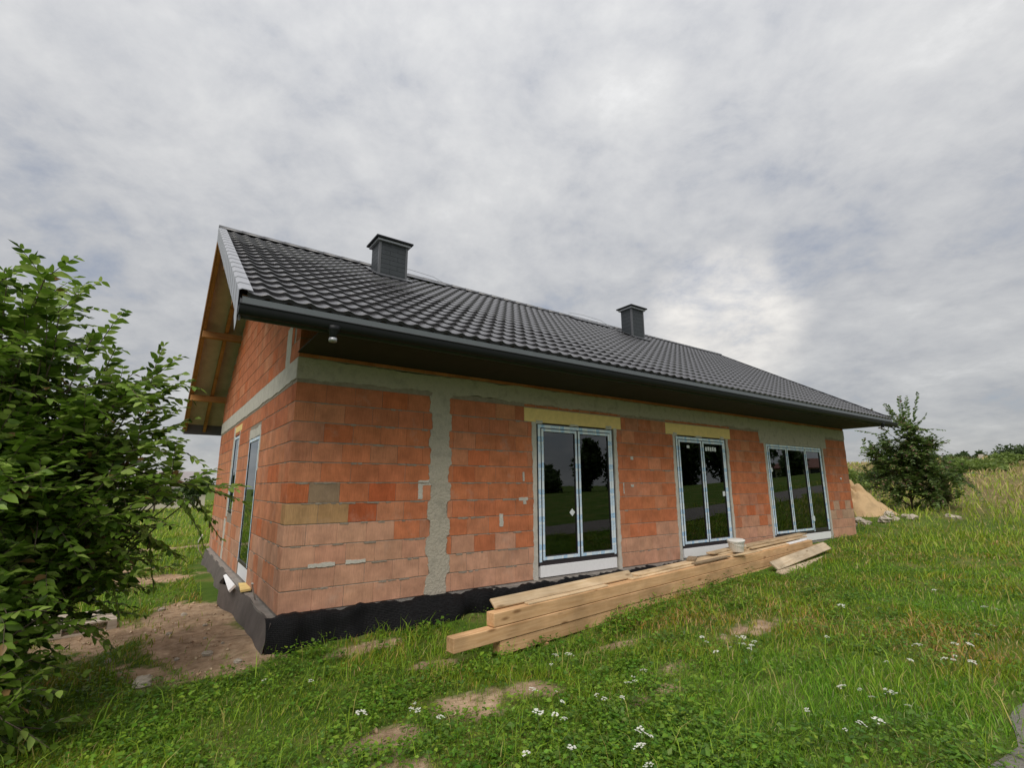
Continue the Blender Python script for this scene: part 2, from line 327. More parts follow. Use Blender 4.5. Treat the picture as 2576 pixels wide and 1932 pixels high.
def soil(x, y):
    s = 0
    for cx, cy, rx, ry, a in SOIL: s = np.maximum(s, a*np.exp(-(((x-cx)/rx)**2+((y-cy)/ry)**2)**1.5))
    return np.clip(s*1.25+(.19*wob(x*2.6, y*2.6)+.22*wob(x*7+1, y*7))*np.clip(s*5, 0, 1), 0, 1)
def axis(fine, step, lo, hi):
    a = list(np.arange(fine[0], fine[1]+1e-6, step)); s = step; v = a[-1]
    while v < hi: s *= 1.17; v += s; a.append(v)
    s = step; v = a[0]
    while v > lo: s *= 1.17; v -= s; a.insert(0, v)
    return np.array(a)
gx = axis((-4, 16), .11, -700, 700); gy = axis((-7, 7), .11, -700, 700)
GX, GY = np.meshgrid(gx, gy, indexing='ij'); GZ = gz(GX, GY); nx, ny = GX.shape
ii = (np.arange(nx-1)[:, None]*ny+np.arange(ny-1)[None, :]).ravel()
GF = np.stack([ii, ii+ny, ii+ny+1, ii+1], 1)
sv = soil(GX, GY).ravel(); dryv = (ss(17, 28, GX)*ss(-6, -2, GY)).ravel()
gme = mesh('ground', np.stack([GX.ravel(), GY.ravel(), GZ.ravel()], 1), GF, None, True, np.stack([sv, dryv, sv*0], 1))
gm = mat('meadow_ground', (.06, .07, .025), 1, spec=.1); t = gm.node_tree; p = t.nodes['Principled BSDF']
vc = N(t, 'ShaderNodeVertexColor', layer_name='col'); sp = N(t, 'ShaderNodeSeparateColor'); L(t, vc.outputs[0], sp.inputs[0])
ge = N(t, 'ShaderNodeNewGeometry')
na = N(t, 'ShaderNodeTexNoise', ins={'Scale': 1.3, 'Detail': 9, 'Roughness': .68}); L(t, ge.outputs['Position'], na.inputs['Vector'])
nb = N(t, 'ShaderNodeTexNoise', ins={'Scale': 9, 'Detail': 8, 'Roughness': .7}); L(t, ge.outputs['Position'], nb.inputs['Vector'])
gr = ramp(t, [(.3, (.05, .10, .014)), (.5, (.085, .145, .022)), (.62, (.16, .165, .05)), (.75, (.27, .22, .11))]); L(t, na.outputs[0], gr.inputs[0])
dr = ramp(t, [(.3, (.11, .10, .04)), (.55, (.20, .155, .075)), (.75, (.27, .20, .11))]); L(t, na.outputs[0], dr.inputs[0])
so_ = ramp(t, [(.28, (.25, .165, .10)), (.5, (.42, .295, .19)), (.72, (.56, .42, .29))]); L(t, nb.outputs[0], so_.inputs[0])
m1 = N(t, 'ShaderNodeMix', data_type='RGBA'); L(t, sp.outputs[1], m1.inputs[0]); L(t, gr.outputs[0], m1.inputs[6]); L(t, dr.outputs[0], m1.inputs[7])
sa = N(t, 'ShaderNodeMath', operation='MULTIPLY_ADD', ins={1: .7, 2: -.35}); L(t, nb.outputs[0], sa.inputs[0])
sb = N(t, 'ShaderNodeMath', operation='ADD', use_clamp=True); L(t, sp.outputs[0], sb.inputs[0]); L(t, sa.outputs[0], sb.inputs[1])
sr = N(t, 'ShaderNodeMapRange', ins={1: .2, 2: .5}); L(t, sb.outputs[0], sr.inputs[0])
nl = N(t, 'ShaderNodeTexNoise', ins={'Scale': 2.1, 'Detail': 7, 'Roughness': .65, 'Distortion': .8}); L(t, ge.outputs['Position'], nl.inputs['Vector'])
lr = N(t, 'ShaderNodeMapRange', ins={1: .3, 2: .7, 3: .55, 4: 1.25}); L(t, nl.outputs[0], lr.inputs[0])
sv2 = N(t, 'ShaderNodeVectorMath', operation='SCALE'); L(t, so_.outputs[0], sv2.inputs[0]); L(t, lr.outputs[0], sv2.inputs['Scale'])
m2 = N(t, 'ShaderNodeMix', data_type='RGBA'); L(t, sr.outputs[0], m2.inputs[0]); L(t, m1.outputs[2], m2.inputs[6]); L(t, sv2.outputs[0], m2.inputs[7]); L(t, m2.outputs[2], p.inputs['Base Color'])
bp = N(t, 'ShaderNodeBump', ins={'Strength': .8, 'Distance': .06}); L(t, nb.outputs[0], bp.inputs['Height']); L(t, bp.outputs[0], p.inputs['Normal'])
gme.materials.append(gm); g = link('ground', gme); g['kind'] = 'structure'

# gravel road behind the camera, its verge just in the frame's corner
rx = np.concatenate([np.arange(-60, -5, 4), np.arange(-5, 12, .25), np.arange(12, 90, 3)]); rv = np.linspace(0, 1, 9)
V = []; 
for x in rx:
    for q in rv:
        y0 = -5.46+.05*math.sin(x*1.9)+.05*math.sin(x*5.3); y = y0+(-7.3-y0)*q; V.append((x, y, float(gz(x, y))+.012+.02*math.sin(q*math.pi)))
F = [(i*9+j, i*9+j+1, i*9+j+10, i*9+j+9) for i in range(len(rx)-1) for j in range(8)]
M['road'] = mat('grey_gravel_road', (.19, .17, .155), .95, .35, 5, bump=.8, bscale=45, coord='Position', dark=(.13, .125, .10))
o = link('road', mesh('road', V, F, M['road'], True)); o['kind'] = 'structure'

# ------------------------------------------------------------------ the house
house = thing(empty('brick_house'), 'unplastered orange brick bungalow with graphite tiled gable roof and film-covered patio doors', 'house')
LX, WY = 15.78, 8.52
CO = .25
DOORS = [(3.85, 5.62), (7.545, 9.33), (11.17, 14.13)]            # frame outer edges, z .20 to 2.465
DZ0, DZ1 = .20, 2.465
RB0, RB1 = 2.795, 3.06                                            # ring beam
EY, EZ, RY, RZ = -1.07, 3.38, 4.26, 6.51; SL = (RZ-EZ)/(RY-EY); SA = math.atan(SL)
X0, X1 = -.82, 16.47
def roofz(y): return EZ+(y-EY)*SL if y <= RY else RZ-(y-RY)*SL
BEY = 9.88; BEZ = RZ-(BEY-RY)*SL
def under(y): return roofz(y)-.30
# --- wall cores (mortar), with real openings
fw = MB(); e = .006
cuts = [e]+[v for a, b in DOORS for v in (a-.045, b+.045)]+[LX-.004]
for i in range(0, len(cuts), 2): fw.box((cuts[i], e, 0), (cuts[i+1], .25, RB0))
for a, b in DOORS: fw.box((a-.045, e, DZ1+.05), (b+.045, .25, RB0))
fw.box((e, e, RB1), (LX-.004, .25, under(.1)))
front = fw.obj('front_wall', M['mortar'], house)
gw = MB(); G1 = (2.38, 3.42, .20, 2.26); G2 = (4.84, 5.52, .95, 2.47)
for a, b in ((.25, G1[0]-.03), (G1[1]+.03, G2[0]-.03), (G2[1]+.03, WY)): gw.box((e, a, 0), (.25, b, RB0))
gw.box((e, G1[0]-.03, G1[3]+.04), (.25, G1[1]+.03, RB0)); gw.box((e, G2[0]-.03, G2[3]+.04), (.25, G2[1]+.03, RB0)); gw.box((e, G2[0]-.03, 0), (.25, G2[1]+.03, G2[2]-.03))
gw.prism([(.25, RB1), (WY, RB1), (WY, under(WY)), (RY, under(RY)), (.25, under(.25))], 0, e, .25)
gable = gw.obj('gable_wall', M['mortar'], house)
bw = MB(); bw.box((LX-.25, .25, 0), (LX, WY, RB0)); bw.prism([(.25, RB1), (WY, RB1), (WY, under(WY)), (RY, under(RY)), (.25, under(.25))], 0, LX-.25, LX); bw.box((.25, WY-.25, 0), (LX-.25, WY, RB0)); bw.box((.25, WY-.25, RB1), (LX-.25, WY, under(WY)))
M['brick_far'] = mat('far_brickwork', (.42, .17, .09), .92, .2, 5, coord='Position'); bw.obj('rear_wall', M['brick_far'], house)
inn = MB(); inn.box((.26, .26, -.02), (LX-.26, WY-.26, .02)); inn.box((.26, .26, RB0-.02), (LX-.26, WY-.26, RB0+.12)); inn.box((6.5, .30, .02), (6.62, WY-.3, RB0-.02)); inn.box((.3, 4.6, .02), (LX-.3, 4.72, RB0-.02)); inn.box((10.2, .30, .02), (10.32, 4.6, RB0-.02)); inn.box((3.0, .30, .02), (3.1, 4.6, RB0-.02))
inn.obj('interior', M['interior'], house)
fd = MB(); fd.box((.012, .012, -.75), (LX-.012, WY-.01, -.004)); fd.obj('foundation', M['ledge'], house)

# --- bricks
def brick_color(k, u, wall):
    r = random.random(); j = random.uniform(.94, 1.06)
    c = [.60, .205, .095]
    if wall == 'g': c = [.62, .26, .14]
    if k >= 9: c = [.56, .195, .098]
    if r < .08: c = [.58, .175, .075]
    elif r < .20: c = [.61, .245, .13]
    elif r < .25: c = [.56, .235, .135]
    if wall == 'f':
        if k <= 1 or (k == 2 and u < 1.15) or (k == 3 and u < 1.05): c = [.62, .335, .22]
        if k == 2 and random.random() < .4: c = [.60, .31, .20]
        if k == 4 and u < .72: c = [.52, .31, .15]
        if k == 5 and .2 < u < .6: c = [.33, .235, .15]
        if k == 4 and .72 <= u < 1.1 or k == 5 and .95 < u < 1.3: c = [.56, .145, .058]
        if u > 14.2 and k in (2, 3) and random.random() < .6: c = [.55, .35, .24]
    elif k <= 2 and random.random() < .7: c = [.62, .34, .225]
    return [v*.90*j*random.uniform(.985, 1.015) for v in c]
JZ = .011
items = []                                                        # (lo, hi, normal axis, colour, ribs)
def clip_iv(a, b, holes):
    iv = [(a, b)]
    for h0, h1 in holes:
        nv = []
        for p, q in iv:
            if h1 <= p or h0 >= q: nv.append((p, q)); continue
            if h0 > p: nv.append((p, h0))
            if h1 < q: nv.append((h1, q))
        iv = nv
    return iv
for k in range(13):
    z0 = CO*k; z1 = z0+CO-JZ
    if k >= 11: z0 = RB1+.012+CO*(k-11); z1 = min(z0+CO-JZ, under(.02)-.005)
    odd = k % 2
    # corner block of this course, seen on both walls
    cx, cy = (.25, .375) if odd else (.375, .25)
    items.append(((0, 0, z0), (cx-.002, cy-.002, z1), 1, brick_color(k, .1, 'f'), 'y' if odd else 'x'))
    holes = []
    if k < 11:
        holes.append((1.90, 2.17))
        for (a, b) in DOORS:
            if z0 < DZ1+.03: holes.append((a-.06, b+.06))
        if k == 10: holes += [(3.56, 5.87), (7.215, 9.57), (10.86, 14.46)]
    u = cx
    while u < LX-.02:
        u2 = min(u+.375, LX)
        for p, q in clip_iv(u, u2, holes):
            if q-p > .035: items.append(((p+.0015, 0, z0), (q-.0015, .04, z1), 1, brick_color(k, p, 'f'), None))
        u = u2
    holes = []
    for (a, b, c_, d_) in (G1, G2):
        if k < 11 and z1 > c_-.02 and z0 < d_+.02: holes.append((a-.05, b+.05))
    u = cy
    while u < WY-.02:
        u2 = min(u+.375, WY)
        if k < 11:
            for p, q in clip_iv(u, u2, holes):
                if q-p > .035: items.append(((0, p+.0015, z0), (.04, q-.0015, z1), 0, brick_color(k, p, 'g'), None))
        u = u2
for (a, b) in ((3.56, 5.87), (7.215, 9.57)):                      # thin cut course over the yellow boards
    u = a
    while u < b-.05: items.append(((u+.002, 0, 2.742), (min(u+.25, b)-.002, .04, 2.788), 1, brick_color(10, 5, 'f'), None)); u += .25
k = 11
z0 = RB1+.012
while z0 < under(RY)-.1:                                          # gable triangle
    u = (.25 if k % 2 else .375) if k < 13 else (.0 if k % 2 else .19)
    while u < WY-.02:
        u2 = min(u+.375, WY); top = min(z0+CO-JZ, under(u)-.01, under(u2)-.01)
        if top-z0 > .05: items.append(((0, u+.0015, z0), (.04, u2-.0015, top), 0, brick_color(k, u, 'g'), None))
        u = u2
    z0 += CO; k += 1
def area(it):
    lo, hi, ax, c, rb = it; ct = [(a+b)/2 for a, b in zip(lo, hi)]
    if ax == 1: return project_area((ct[0], lo[1], ct[2]), (0, 1, 0), (hi[0]-lo[0])*(hi[2]-lo[2]))
    return project_area((lo[0], ct[1], ct[2]), (1, 0, 0), (hi[1]-lo[1])*(hi[2]-lo[2]))
items.sort(key=lambda it: -area(it)*(.2 if it[0][2] > 3.05 and it[2] == 1 else 1))
cache = {}
def brick_mesh(it):
    lo, hi, ax, c, rb = it; d = tuple(round(b-a, 3) for a, b in zip(lo, hi)); key = (d, rb)
    if key not in cache:
        mb = MB(); mb.box((0, 0, 0), d, .004)
        if rb:                                                    # vertical ribs on the header face
            n = 5
            for i in range(n):
                s0 = .03+i*(.25-.045)/n; s1 = s0+.024
                if rb == 'y': mb.box((s0, -.003, .006), (s1, .01, d[2]-.006))
                else: mb.box((-.003, s0, .006), (.01, s1, d[2]-.006))
        cache[key] = mesh('brick', mb.V, mb.F, M['brick'])
    return cache[key]
for it in items[:300]:
    par = front if it[2] == 1 else gable
    jit = (random.uniform(-.0015, .0015), random.uniform(-.0015, .002), 0) if it[4] is None else (0, 0, 0)
    o = link('brick', brick_mesh(it), par, tuple(a+b for a, b in zip(it[0], jit))); o.color = (*it[3], 1)
mb = MB(); cs = []
for it in items[300:]:
    n = len(mb.V); mb.box(it[0], it[1], .004); cs += [it[3]]*(len(mb.V)-n)
o = link('brickwork', mesh('brickwork', mb.V, mb.F, M['brick_mass'], False, np.array(cs)), house); o['kind'] = 'stuff'

# --- concrete ring beam, column and plaster
def ragged(x0, x1, z0, z1, amp=(.012, .012, .012, .012), step=.035, teeth=0, seed=0):
    """outline with uneven edges: left, right, bottom, top amplitudes"""
    r = random.Random(seed); P = []
    def w(n): 
        v = 0; o_ = []
        for i in range(n): v = v*.72+r.uniform(-1, 1)*.7; o_.append(v)
        return o_
    nh = max(2, int((x1-x0)/step)); nv = max(2, int((z1-z0)/step))
    wb, wr, wt, wl = w(nh), w(nv), w(nh), w(nv)
    for i in range(nh): P.append((x0+(x1-x0)*i/nh, z0+wb[i]*amp[2]))
    for i in range(nv):
        z = z0+(z1-z0)*i/nv; P.append((x1+wr[i]*amp[1]+teeth*(1 if int(z/CO) % 2 else -1), z))
    for i in range(nh): P.append((x1-(x1-x0)*i/nh, z1+wt[i]*amp[3]))
    for i in range(nv):
        z = z1-(z1-z0)*i/nv; P.append((x0+wl[i]*amp[0]+teeth*(1 if int(z/CO) % 2 else -1)*.8, z))
    return P
bd = MB(); bd.box((.003, .0015, 2.742), (LX-.01, .04, RB0+.02)); bd.box((.0016, .26, 2.742), (.04, WY-.01, RB0+.02)); bd.obj('mortar_bed', M['mortar'], house)
rb = MB(); rb.prism(ragged(-.004, LX+.002, RB0, RB1, (0, 0, .022, .012), .05, 0, 3), 1, -.007, .249); rb.obj('ring_beam', M['concrete'], house)
rg = MB(); rg.prism(ragged(.02, WY+.002, RB0-.01, RB1, (0, 0, .012, .004), .06, 0, 5), 0, -.008, .245); rg.obj('gable_ring_beam', M['plaster'], house)
cm_ = MB(); cm_.prism(ragged(1.872, 2.19, -.01, RB0+.03, (.018, .018, .004, .01), .028, .024, 9), 1, -.010, .2); cm_.obj('concrete_column', M['concrete'], house)
lp = MB(); lp.prism(ragged(10.85, 14.47, 2.47, RB0+.05, (.015, .015, .006, .01), .05, 0, 11), 1, -.0085, .2); lp.obj('concrete_lintel', M['concrete'], house)
for i, (a, b) in enumerate(DOORS):
    for s, (p, q) in enumerate(((a-.125, a-.040), (b+.040, b+.12))):
        pm = MB(); pm.prism(ragged(p, q, -.02, 2.50 if i < 2 else 2.48, (.014 if s == 0 else .002, .002 if s == 0 else .014, .01, .01), .03, 0, 20+i*2+s), 1, -.0045-.001*s, .2); pm.obj('plaster_reveal', M['plaster'], house)
for s, (x0, x1, z0, z1) in enumerate([(1.70, 1.77, 1.27, 1.52), (1.72, 1.90, 1.46, 1.53), (3.07, 3.14, .84, 1.03), (3.44, 3.62, 1.22, 1.265), (3.53, 3.585, 1.16, 1.23), (5.86, 5.89, 1.3, 1.5), (6.1, 6.17, 1.93, 1.99), (6.08, 6.15, 1.42, 1.47), (3.52, 3.55, 1.52, 1.66), (.75, 1.0, .50, .54), (.3, .62, .49, .53)]):
    pm = MB(); pm.prism(ragged(x0, x1, z0, z1, (.008,)*4, .02, 0, 40+s), 1, -.004-.0006*s, .02); pm.obj('mortar_smear', M['plaster'], house)
for s, (y0, y1, z0, z1) in enumerate([(.50, .80, 3.06, 3.62), (G1[0]-.10, G1[0]-.02, 1.7, 2.34), (G1[0]-.05, G1[1]+.05, 2.27, 2.42), (G2[1]+.02, G2[1]+.20, .85, 2.7), (G2[0]-.06, G2[0]-.02, .9, 2.55), (5.6, 5.85, .0, .8)]):
    pm = MB(); pm.prism(ragged(y0, y1, z0, z1, (.015,)*4, .03, 0, 60+s), 0, -.004-.0007*s, .1); pm.obj('plaster_patch', M['plaster'], house)
for s, (a, b) in enumerate(((3.562, 5.868), (7.215, 9.57))):
    yb = MB(); yb.box((a, -.004, 2.497), (b, .06, 2.730), .003); yb.obj('lintel_insulation', M['yellow'], house)
    for q, xx in enumerate((a+.30, (a+b)/2-.05, b-.34)):          # blobs of mortar holding the frame
        pm = MB(); pm.prism(ragged(xx-(.07 if q != 1 else .10), xx+(.07 if q != 1 else .10), 2.475, 2.535 if q != 1 else 2.505, (.015, .015, .006, .012), .02, 0, 90+s*3+q), 1, -.012, .02); pm.obj('mortar_blob', M['plaster'], house)
yb = MB(); yb.box((-.004, 4.62, 2.56), (.05, 5.70, 2.69), .003); yb.obj('lintel_insulation', M['yellow'], house)

mb = MB(); rq = random.Random(5)
for q in range(330):
    k = rq.randint(1, 10); x = rq.uniform(.05, 15.6)**1.0 if rq.random() < .5 else rq.uniform(.05, 3.6); z = CO*k-JZ*.5
    if any(a-.2 < x < b+.2 for a, b in DOORS) or 1.75 < x < 2.3: continue
    w_ = rq.uniform(.03, .16); h_ = rq.uniform(.006, .016); mb.prism(ragged(x, x+w_, z-h_*1.2, z+h_*.5, (.004, .004, .005, .003), .014, 0, 1000+q), 1, -.0025-rq.uniform(0, .003), .02)
o = mb.obj('mortar_squeeze', M['mortar'], house); o['kind'] = 'stuff'
mb = MB()
for q in range(130):
    k = rq.randint(1, 10); y = rq.uniform(.1, 8.0); z = CO*k-JZ*.5
    if any(a-.2 < y < b+.2 for a, b, *_ in (G1, G2)): continue
    w_ = rq.uniform(.03, .16); h_ = rq.uniform(.006, .014); mb.prism(ragged(y, y+w_, z-h_*1.2, z+h_*.5, (.004, .004, .005, .003), .014, 0, 2000+q), 0, -.0025-rq.uniform(0, .003), .02)
o = mb.obj('gable_mortar_squeeze', M['mortar'], house); o['kind'] = 'stuff'
# --- patio doors
def patio_door(a, b, mull, stickers, eps=True, fixed=None):
    d = empty('patio_door', (a, .0, DZ0), house); w_ = b-a; h = DZ1-DZ0
    y0 = .012
    ga = MB()
    for bx in (((-.045, y0+.012, -.01), (.004, .10, h+.045)), ((w_-.004, y0+.012, -.01), (w_+.045, .10, h+.045)), ((-.002, y0+.0125, h-.004), (w_+.002, .0995, h+.044)), ((-.002, y0+.0125, -.012), (w_+.002, .0995, .004))): ga.box(*bx)
    ga.obj('dark_gasket', M['foam_gap'], d)
    fr = MB(); f = .062
    fr.box((0, y0, 0), (f, .085, h), .004); fr.box((w_-f, y0, 0), (w_, .085, h), .004); fr.box((f-.002, y0+.001, h-f), (w_-f+.002, .084, h-.001), .004); fr.box((f-.002, y0+.001, .001), (w_-f+.002, .084, .062), .004)
    fr.obj('frame', M['frame'], d)
    # printed film on the frame faces
    for nm, bx, mt in (('film_strip', ((.002, y0-.003, .045), (f-.008, y0+.002, h-.002)), 'film_v'), ('film_strip', ((w_-f+.008, y0-.003, .045), (w_-.002, y0+.002, h-.002)), 'film_v'), ('film_strip', ((f-.007, y0-.0025, h-f+.010), (w_-f+.007, y0+.002, h-.002)), 'film_x')):
        s = MB(); s.box(*bx); s.obj(nm, M[mt], d)
    edges = [0]+[m_-a for m_ in mull]+[w_]
    for i in range(len(edges)-1):
        l0 = edges[i]+(f+.004 if i == 0 else .012); l1 = edges[i+1]-(f+.004 if i == len(edges)-2 else .012)
        z0, z1 = .066, h-f-.004; s_ = .058; yo = y0-.010
        if fixed == i: z0 = .03
        sh = MB(); sh.box((l0, yo, z0), (l0+s_, .07, z1), .004); sh.box((l1-s_, yo, z0), (l1, .07, z1), .004); sh.box((l0+s_-.002, yo+.001, z1-s_), (l1-s_+.002, .069, z1-.001), .004); sh.box((l0+s_-.002, yo+.001, z0+.001), (l1-s_+.002, .069, z0+s_+.012), .004)
        sh.obj('sash', M['frame'], d)
        for ba, bb_ in (((l0+.004, yo-.003, z0+.004), (l0+s_-.012, yo+.003, z1-.003)), ((l1-s_+.012, yo-.003, z0+.004), (l1-.004, yo+.003, z1-.003))):
            s = MB(); s.box(ba, bb_); s.obj('film_strip', M['film_v'], d)
        for (za, zb) in ((z0+.006, z0+s_-.002), (z1-s_+.012, z1-.004)):
            if fixed == i and za < .3: continue
            s = MB(); s.box((l0+s_-.011, yo-.0025, za), (l1-s_+.011, yo+.003, zb)); s.obj('film_strip', M['film_x'], d)
        gp = MB(); gp.box((l0+s_-.004, .020, z0+s_), (l1-s_+.004, .026, z1-s_+.004)); gp.obj('glass_pane', M['glass'], d)
    for (sx, sz, sw, sh_, rot) in stickers:
        c, s = math.cos(rot), math.sin(rot); mb = MB()
        V = [(sx+c*px-s*pz, yy, sz+s*px+c*pz) for yy in (.0195, .0185) for px, pz in ((-sw, -sh_), (sw, -sh_), (sw, sh_), (-sw, sh_))]
        mb.add(V, [(0, 1, 2, 3), (7, 6, 5, 4), (0, 4, 5, 1), (1, 5, 6, 2), (2, 6, 7, 3), (3, 7, 4, 0)]); mb.obj('sticker', M['film'], d)
    eb = MB(); eb.box((.02, .004, -DZ0+.012), (w_-.004, .09, -.012), .003); eb.obj('sill_insulation', M['eps'], d)
    return d
patio_door(*DOORS[0], [4.735], [(.735, .80, .045, .045, R(45))])
patio_door(*DOORS[1], [8.44], [(1.62, 1.06, .05, .05, .05), (.42, 2.06, .045, .03, 0)]+[(1.07+.085*i, 2.035+.006*(i % 2), .032, .045, 0) for i in range(5)])
patio_door(*DOORS[2], [12.154, 13.162], [(.17, 1.62, .045, .05, .4), (2.13, .36, .03, .065, 0), (.09, 2.05, .03, .02, 0)], fixed=2)
def gable_window(y0, y1, z0, z1, name):
    d = empty(name, (0, y0, z0), house); w_ = y1-y0; h = z1-z0; f = .06
    ga = MB(); ga.box((.015, -.03, -.02), (.09, .002, h+.03)); ga.box((.015, w_-.002, -.02), (.09, w_+.03, h+.03)); ga.box((.0155, 0, h-.002), (.0895, w_, h+.028)); ga.obj('dark_gasket', M['foam_gap'], d)
    fr = MB()
    for a_, b_ in (((0, 0, 0), (.07, f, h)), ((0, w_-f, 0), (.07, w_, h)), ((.001, f-.002, h-f), (.069, w_-f+.002, h-.001)), ((.001, f-.002, .001), (.069, w_-f+.002, f))): fr.box(a_, b_, .004)
    fr.obj('frame', M['frame'], d)
    for a_, b_, mt in (((-.003, .004, .02), (.002, f-.01, h-.003), 'film_v'), ((-.003, w_-f+.01, .02), (.002, w_-.004, h-.003), 'film_v'), ((-.0025, f-.009, h-f+.01), (.002, w_-f+.009, h-.003), 'film_y')):
        s = MB(); s.box(a_, b_); s.obj('film_strip', M[mt], d)
    gp = MB(); gp.box((.010, f-.004, f-.004), (.016, w_-f+.004, h-f+.004)); gp.obj('glass_pane', M['glass'], d)
    return d
d = gable_window(*G1, 'gable_door'); eb = MB(); eb.box((.004, .02, -.19), (.08, .98, -.004), .003); eb.obj('sill_insulation', M['eps'], d)
gable_window(*G2, 'gable_window')

# --- roof
roof = empty('roof', (0, 0, 0), house)
ca_, sa_ = math.cos(SA), math.sin(SA)
TW = (X1-X0-.12)/82; ROWS = 18; SLEN = math.hypot(RY-EY, RZ-EZ); TP = SLEN/ROWS
U = np.linspace(0, 1, 10)
def wave(u):                                                      # wide pan, narrow roll
    s = 0.5+0.5*np.cos(2*np.pi*(u-.93)); return .026*s**1.7
hu = wave(U); step = .038
tv = []
for uu, hh in zip(U, hu): tv.append((uu*TW, TP+.02, hh-.002))
for uu, hh in zip(U, hu): tv.append((uu*TW, .10*TP, hh+step*.93))
for uu, hh in zip(U, hu): tv.append((uu*TW, 0-.004, hh+step-.004))
for uu, hh in zip(U, hu): tv.append((uu*TW, .004, hh-.012))
tf = [(r*10+i, (r+1)*10+i, (r+1)*10+i+1, r*10+i+1) for r in range(3) for i in range(9)]
TV = np.array(tv); tmesh = mesh('roof_tile', tv, tf, M['tile'], True)
for e_ in range(2*9, 3*9): tmesh.polygons[e_].use_smooth = False
tiles = []
for r in range(ROWS):
    for c in range(82):
        x = X0+.06+c*TW; y = EY+r*TP*ca_; z = EZ-.03+r*TP*sa_
        if any(cx0 < x+TW/2 < cx1 and cy0 < y+.15 < cy1 for cx0, cx1, cy0, cy1 in ((2.02, 2.70, 3.05, 3.5), (10.1, 10.72, 3.2, 3.6))): continue
        tiles.append((project_area((x, y, z), (0, -sa_, ca_), 1), x, y, z))
tiles.sort(reverse=True)
for a_, x, y, z in tiles[:300]: link('roof_tile', tmesh, roof, (x, y, z+random.uniform(-.002, .002)), (SA, 0, 0))
RT = np.array([[1, 0, 0], [0, ca_, sa_], [0, -sa_, ca_]])
TR = TV@RT; rest = np.array([t_[1:] for t_ in tiles[300:]])
V = (TR[None]+rest[:, None]).reshape(-1, 3); F = (np.array(tf)[None]+(np.arange(len(rest))*40)[:, None, None]).reshape(-1, 4)
o = link('roof_tiling', mesh('roof_tiling', V, F, M['tile'], True), roof); o['kind'] = 'stuff'
# rear slope: one profiled sheet
uu = np.linspace(X0, X1, 420); V = []; F = []
for j, q in enumerate(np.linspace(0, 1, 19)):
    for x in uu: V.append((x, RY+(BEY-RY)*q, RZ-(BEY-RY)*q*SL+.02*math.sin(x/TW*2*math.pi)-.02))
F = [(j*420+i, j*420+i+1, (j+1)*420+i+1, (j+1)*420+i) for j in range(18) for i in range(419)]
link('rear_roof_sheet', mesh('rear_roof_sheet', V, F, M['tile'], True), roof)
# underlay, battens, rafters, purlins
un = MB(); un.prism([(EY+.06, roofz(EY+.06)-.085), (RY, RZ-.085), (BEY-.06, roofz(BEY-.06)-.085), (BEY-.06, roofz(BEY-.06)-.095), (RY, RZ-.095), (EY+.06, roofz(EY+.06)-.095)], 0, X0+.02, X1-.02); un.obj('underlay', M['underlay'], roof)
for r in range(19):
    for s in (0, 1):
        y = EY+.08+r*TP*ca_ if s == 0 else BEY-.08-r*TP*ca_
        if (s == 0 and y > RY) or (s and y < RY): continue
        mb = MB(); z = roofz(y)-.062; mb.box((X0+.02, y-.025, z-.018), (X1-.02, y+.025, z+.018)); mb.obj('batten', M['rafter'], roof)
def rafter(x, wd=.07, front=True):
    mb = MB(); a, b = (EY+.05, RY) if front else (BEY-.05, RY)
    mb.prism([(a, roofz(a)-.098), (b, RZ-.098), (b, RZ-.098-.19)]+([(-.965, 3.145), (a, 3.145)] if front else [(a, roofz(a)-.098-.19)]), 0, x, x+wd); return mb.obj('rafter', M['rafter'], roof)
xs = [X0+.025, X0+.47]+[.02+.9*i for i in range(1, 18)]+[X1-.50, X1-.095]
for x in xs: rafter(x); rafter(x, .07, False)
for y, z in ((.06, None), (8.36, None), (2.2, None), (6.35, None), (RY-.07, None)):
    zt = under(y+.07 if y < RY else y+.07)+.005; mb = MB(); mb.box((X0+.03, y, zt-.15), (.30, y+.14, zt), .006); mb.obj('purlin', M['rafter'], roof)
    mb = MB(); mb.box((LX-.3, y, zt-.15), (X1-.05, y+.14, zt), .006); mb.obj('purlin', M['rafter'], roof)
# gable-end boards and metal verge, in overlapping lengths
for s in (0, 1):
    a, b = (EY-.005, RY) if s == 0 else (BEY+.005, RY)
    for xx in (X0, X1-.024):
        mb = MB(); mb.prism([(a, roofz(a)-.06), (b, RZ-.06), (b, RZ-.29), (a, roofz(a)-.29)], 0, xx, xx+.022); mb.obj('barge_board', M['rafter'] if s else M['trim'], roof)
vt = []
nseg = 18
for i in range(nseg):
    a0 = TP*i-.012; a1 = TP*(i+1)+.012; lift = .004*(1)
    mb = MB()
    P = [(X0-.012, -.235), (X0-.016, .048), (X0+.012, .066), (X0+.115, .060), (X0+.125, .030)]
    V = []
    for (aa, lf) in ((a0, .010), (a1, 0.0)):
        for (px, pz) in P:
            y = EY+aa*ca_; z = roofz(y)+pz-.02+(lf if pz > 0 else 0); V.append((px-(lf*.5), y, z))
    n_ = len(P); F = [(j, j+1, n_+j+1, n_+j) for j in range(n_-1)]+[(0, n_, n_+0, 0)][:0]
    # lower lip so that each length reads
    V += [(px+.004, y_, z_-.008) for (px, y_, z_) in V[:n_]]
    F += [(j, 2*n_+j, 2*n_+j+1, j+1) for j in range(n_-1)]
    mb.add(V, F); mb.obj('verge_flashing', M['verge'], roof)
mb = MB(); a = EY-.02                                              # pointed lower end of the gable trim
mb.add([(X0-.013, a+.02, roofz(a)+.03), (X0-.013, a+.30, roofz(a)-.02), (X0-.013, a+.30, roofz(a)-.16), (X0-.013, a+.10, roofz(a)-.37), (X0-.011, a+.03, roofz(a)-.30)], [(0, 1, 2, 3, 4)]); mb.obj('verge_end_plate', M['verge'], roof)
mb = MB()
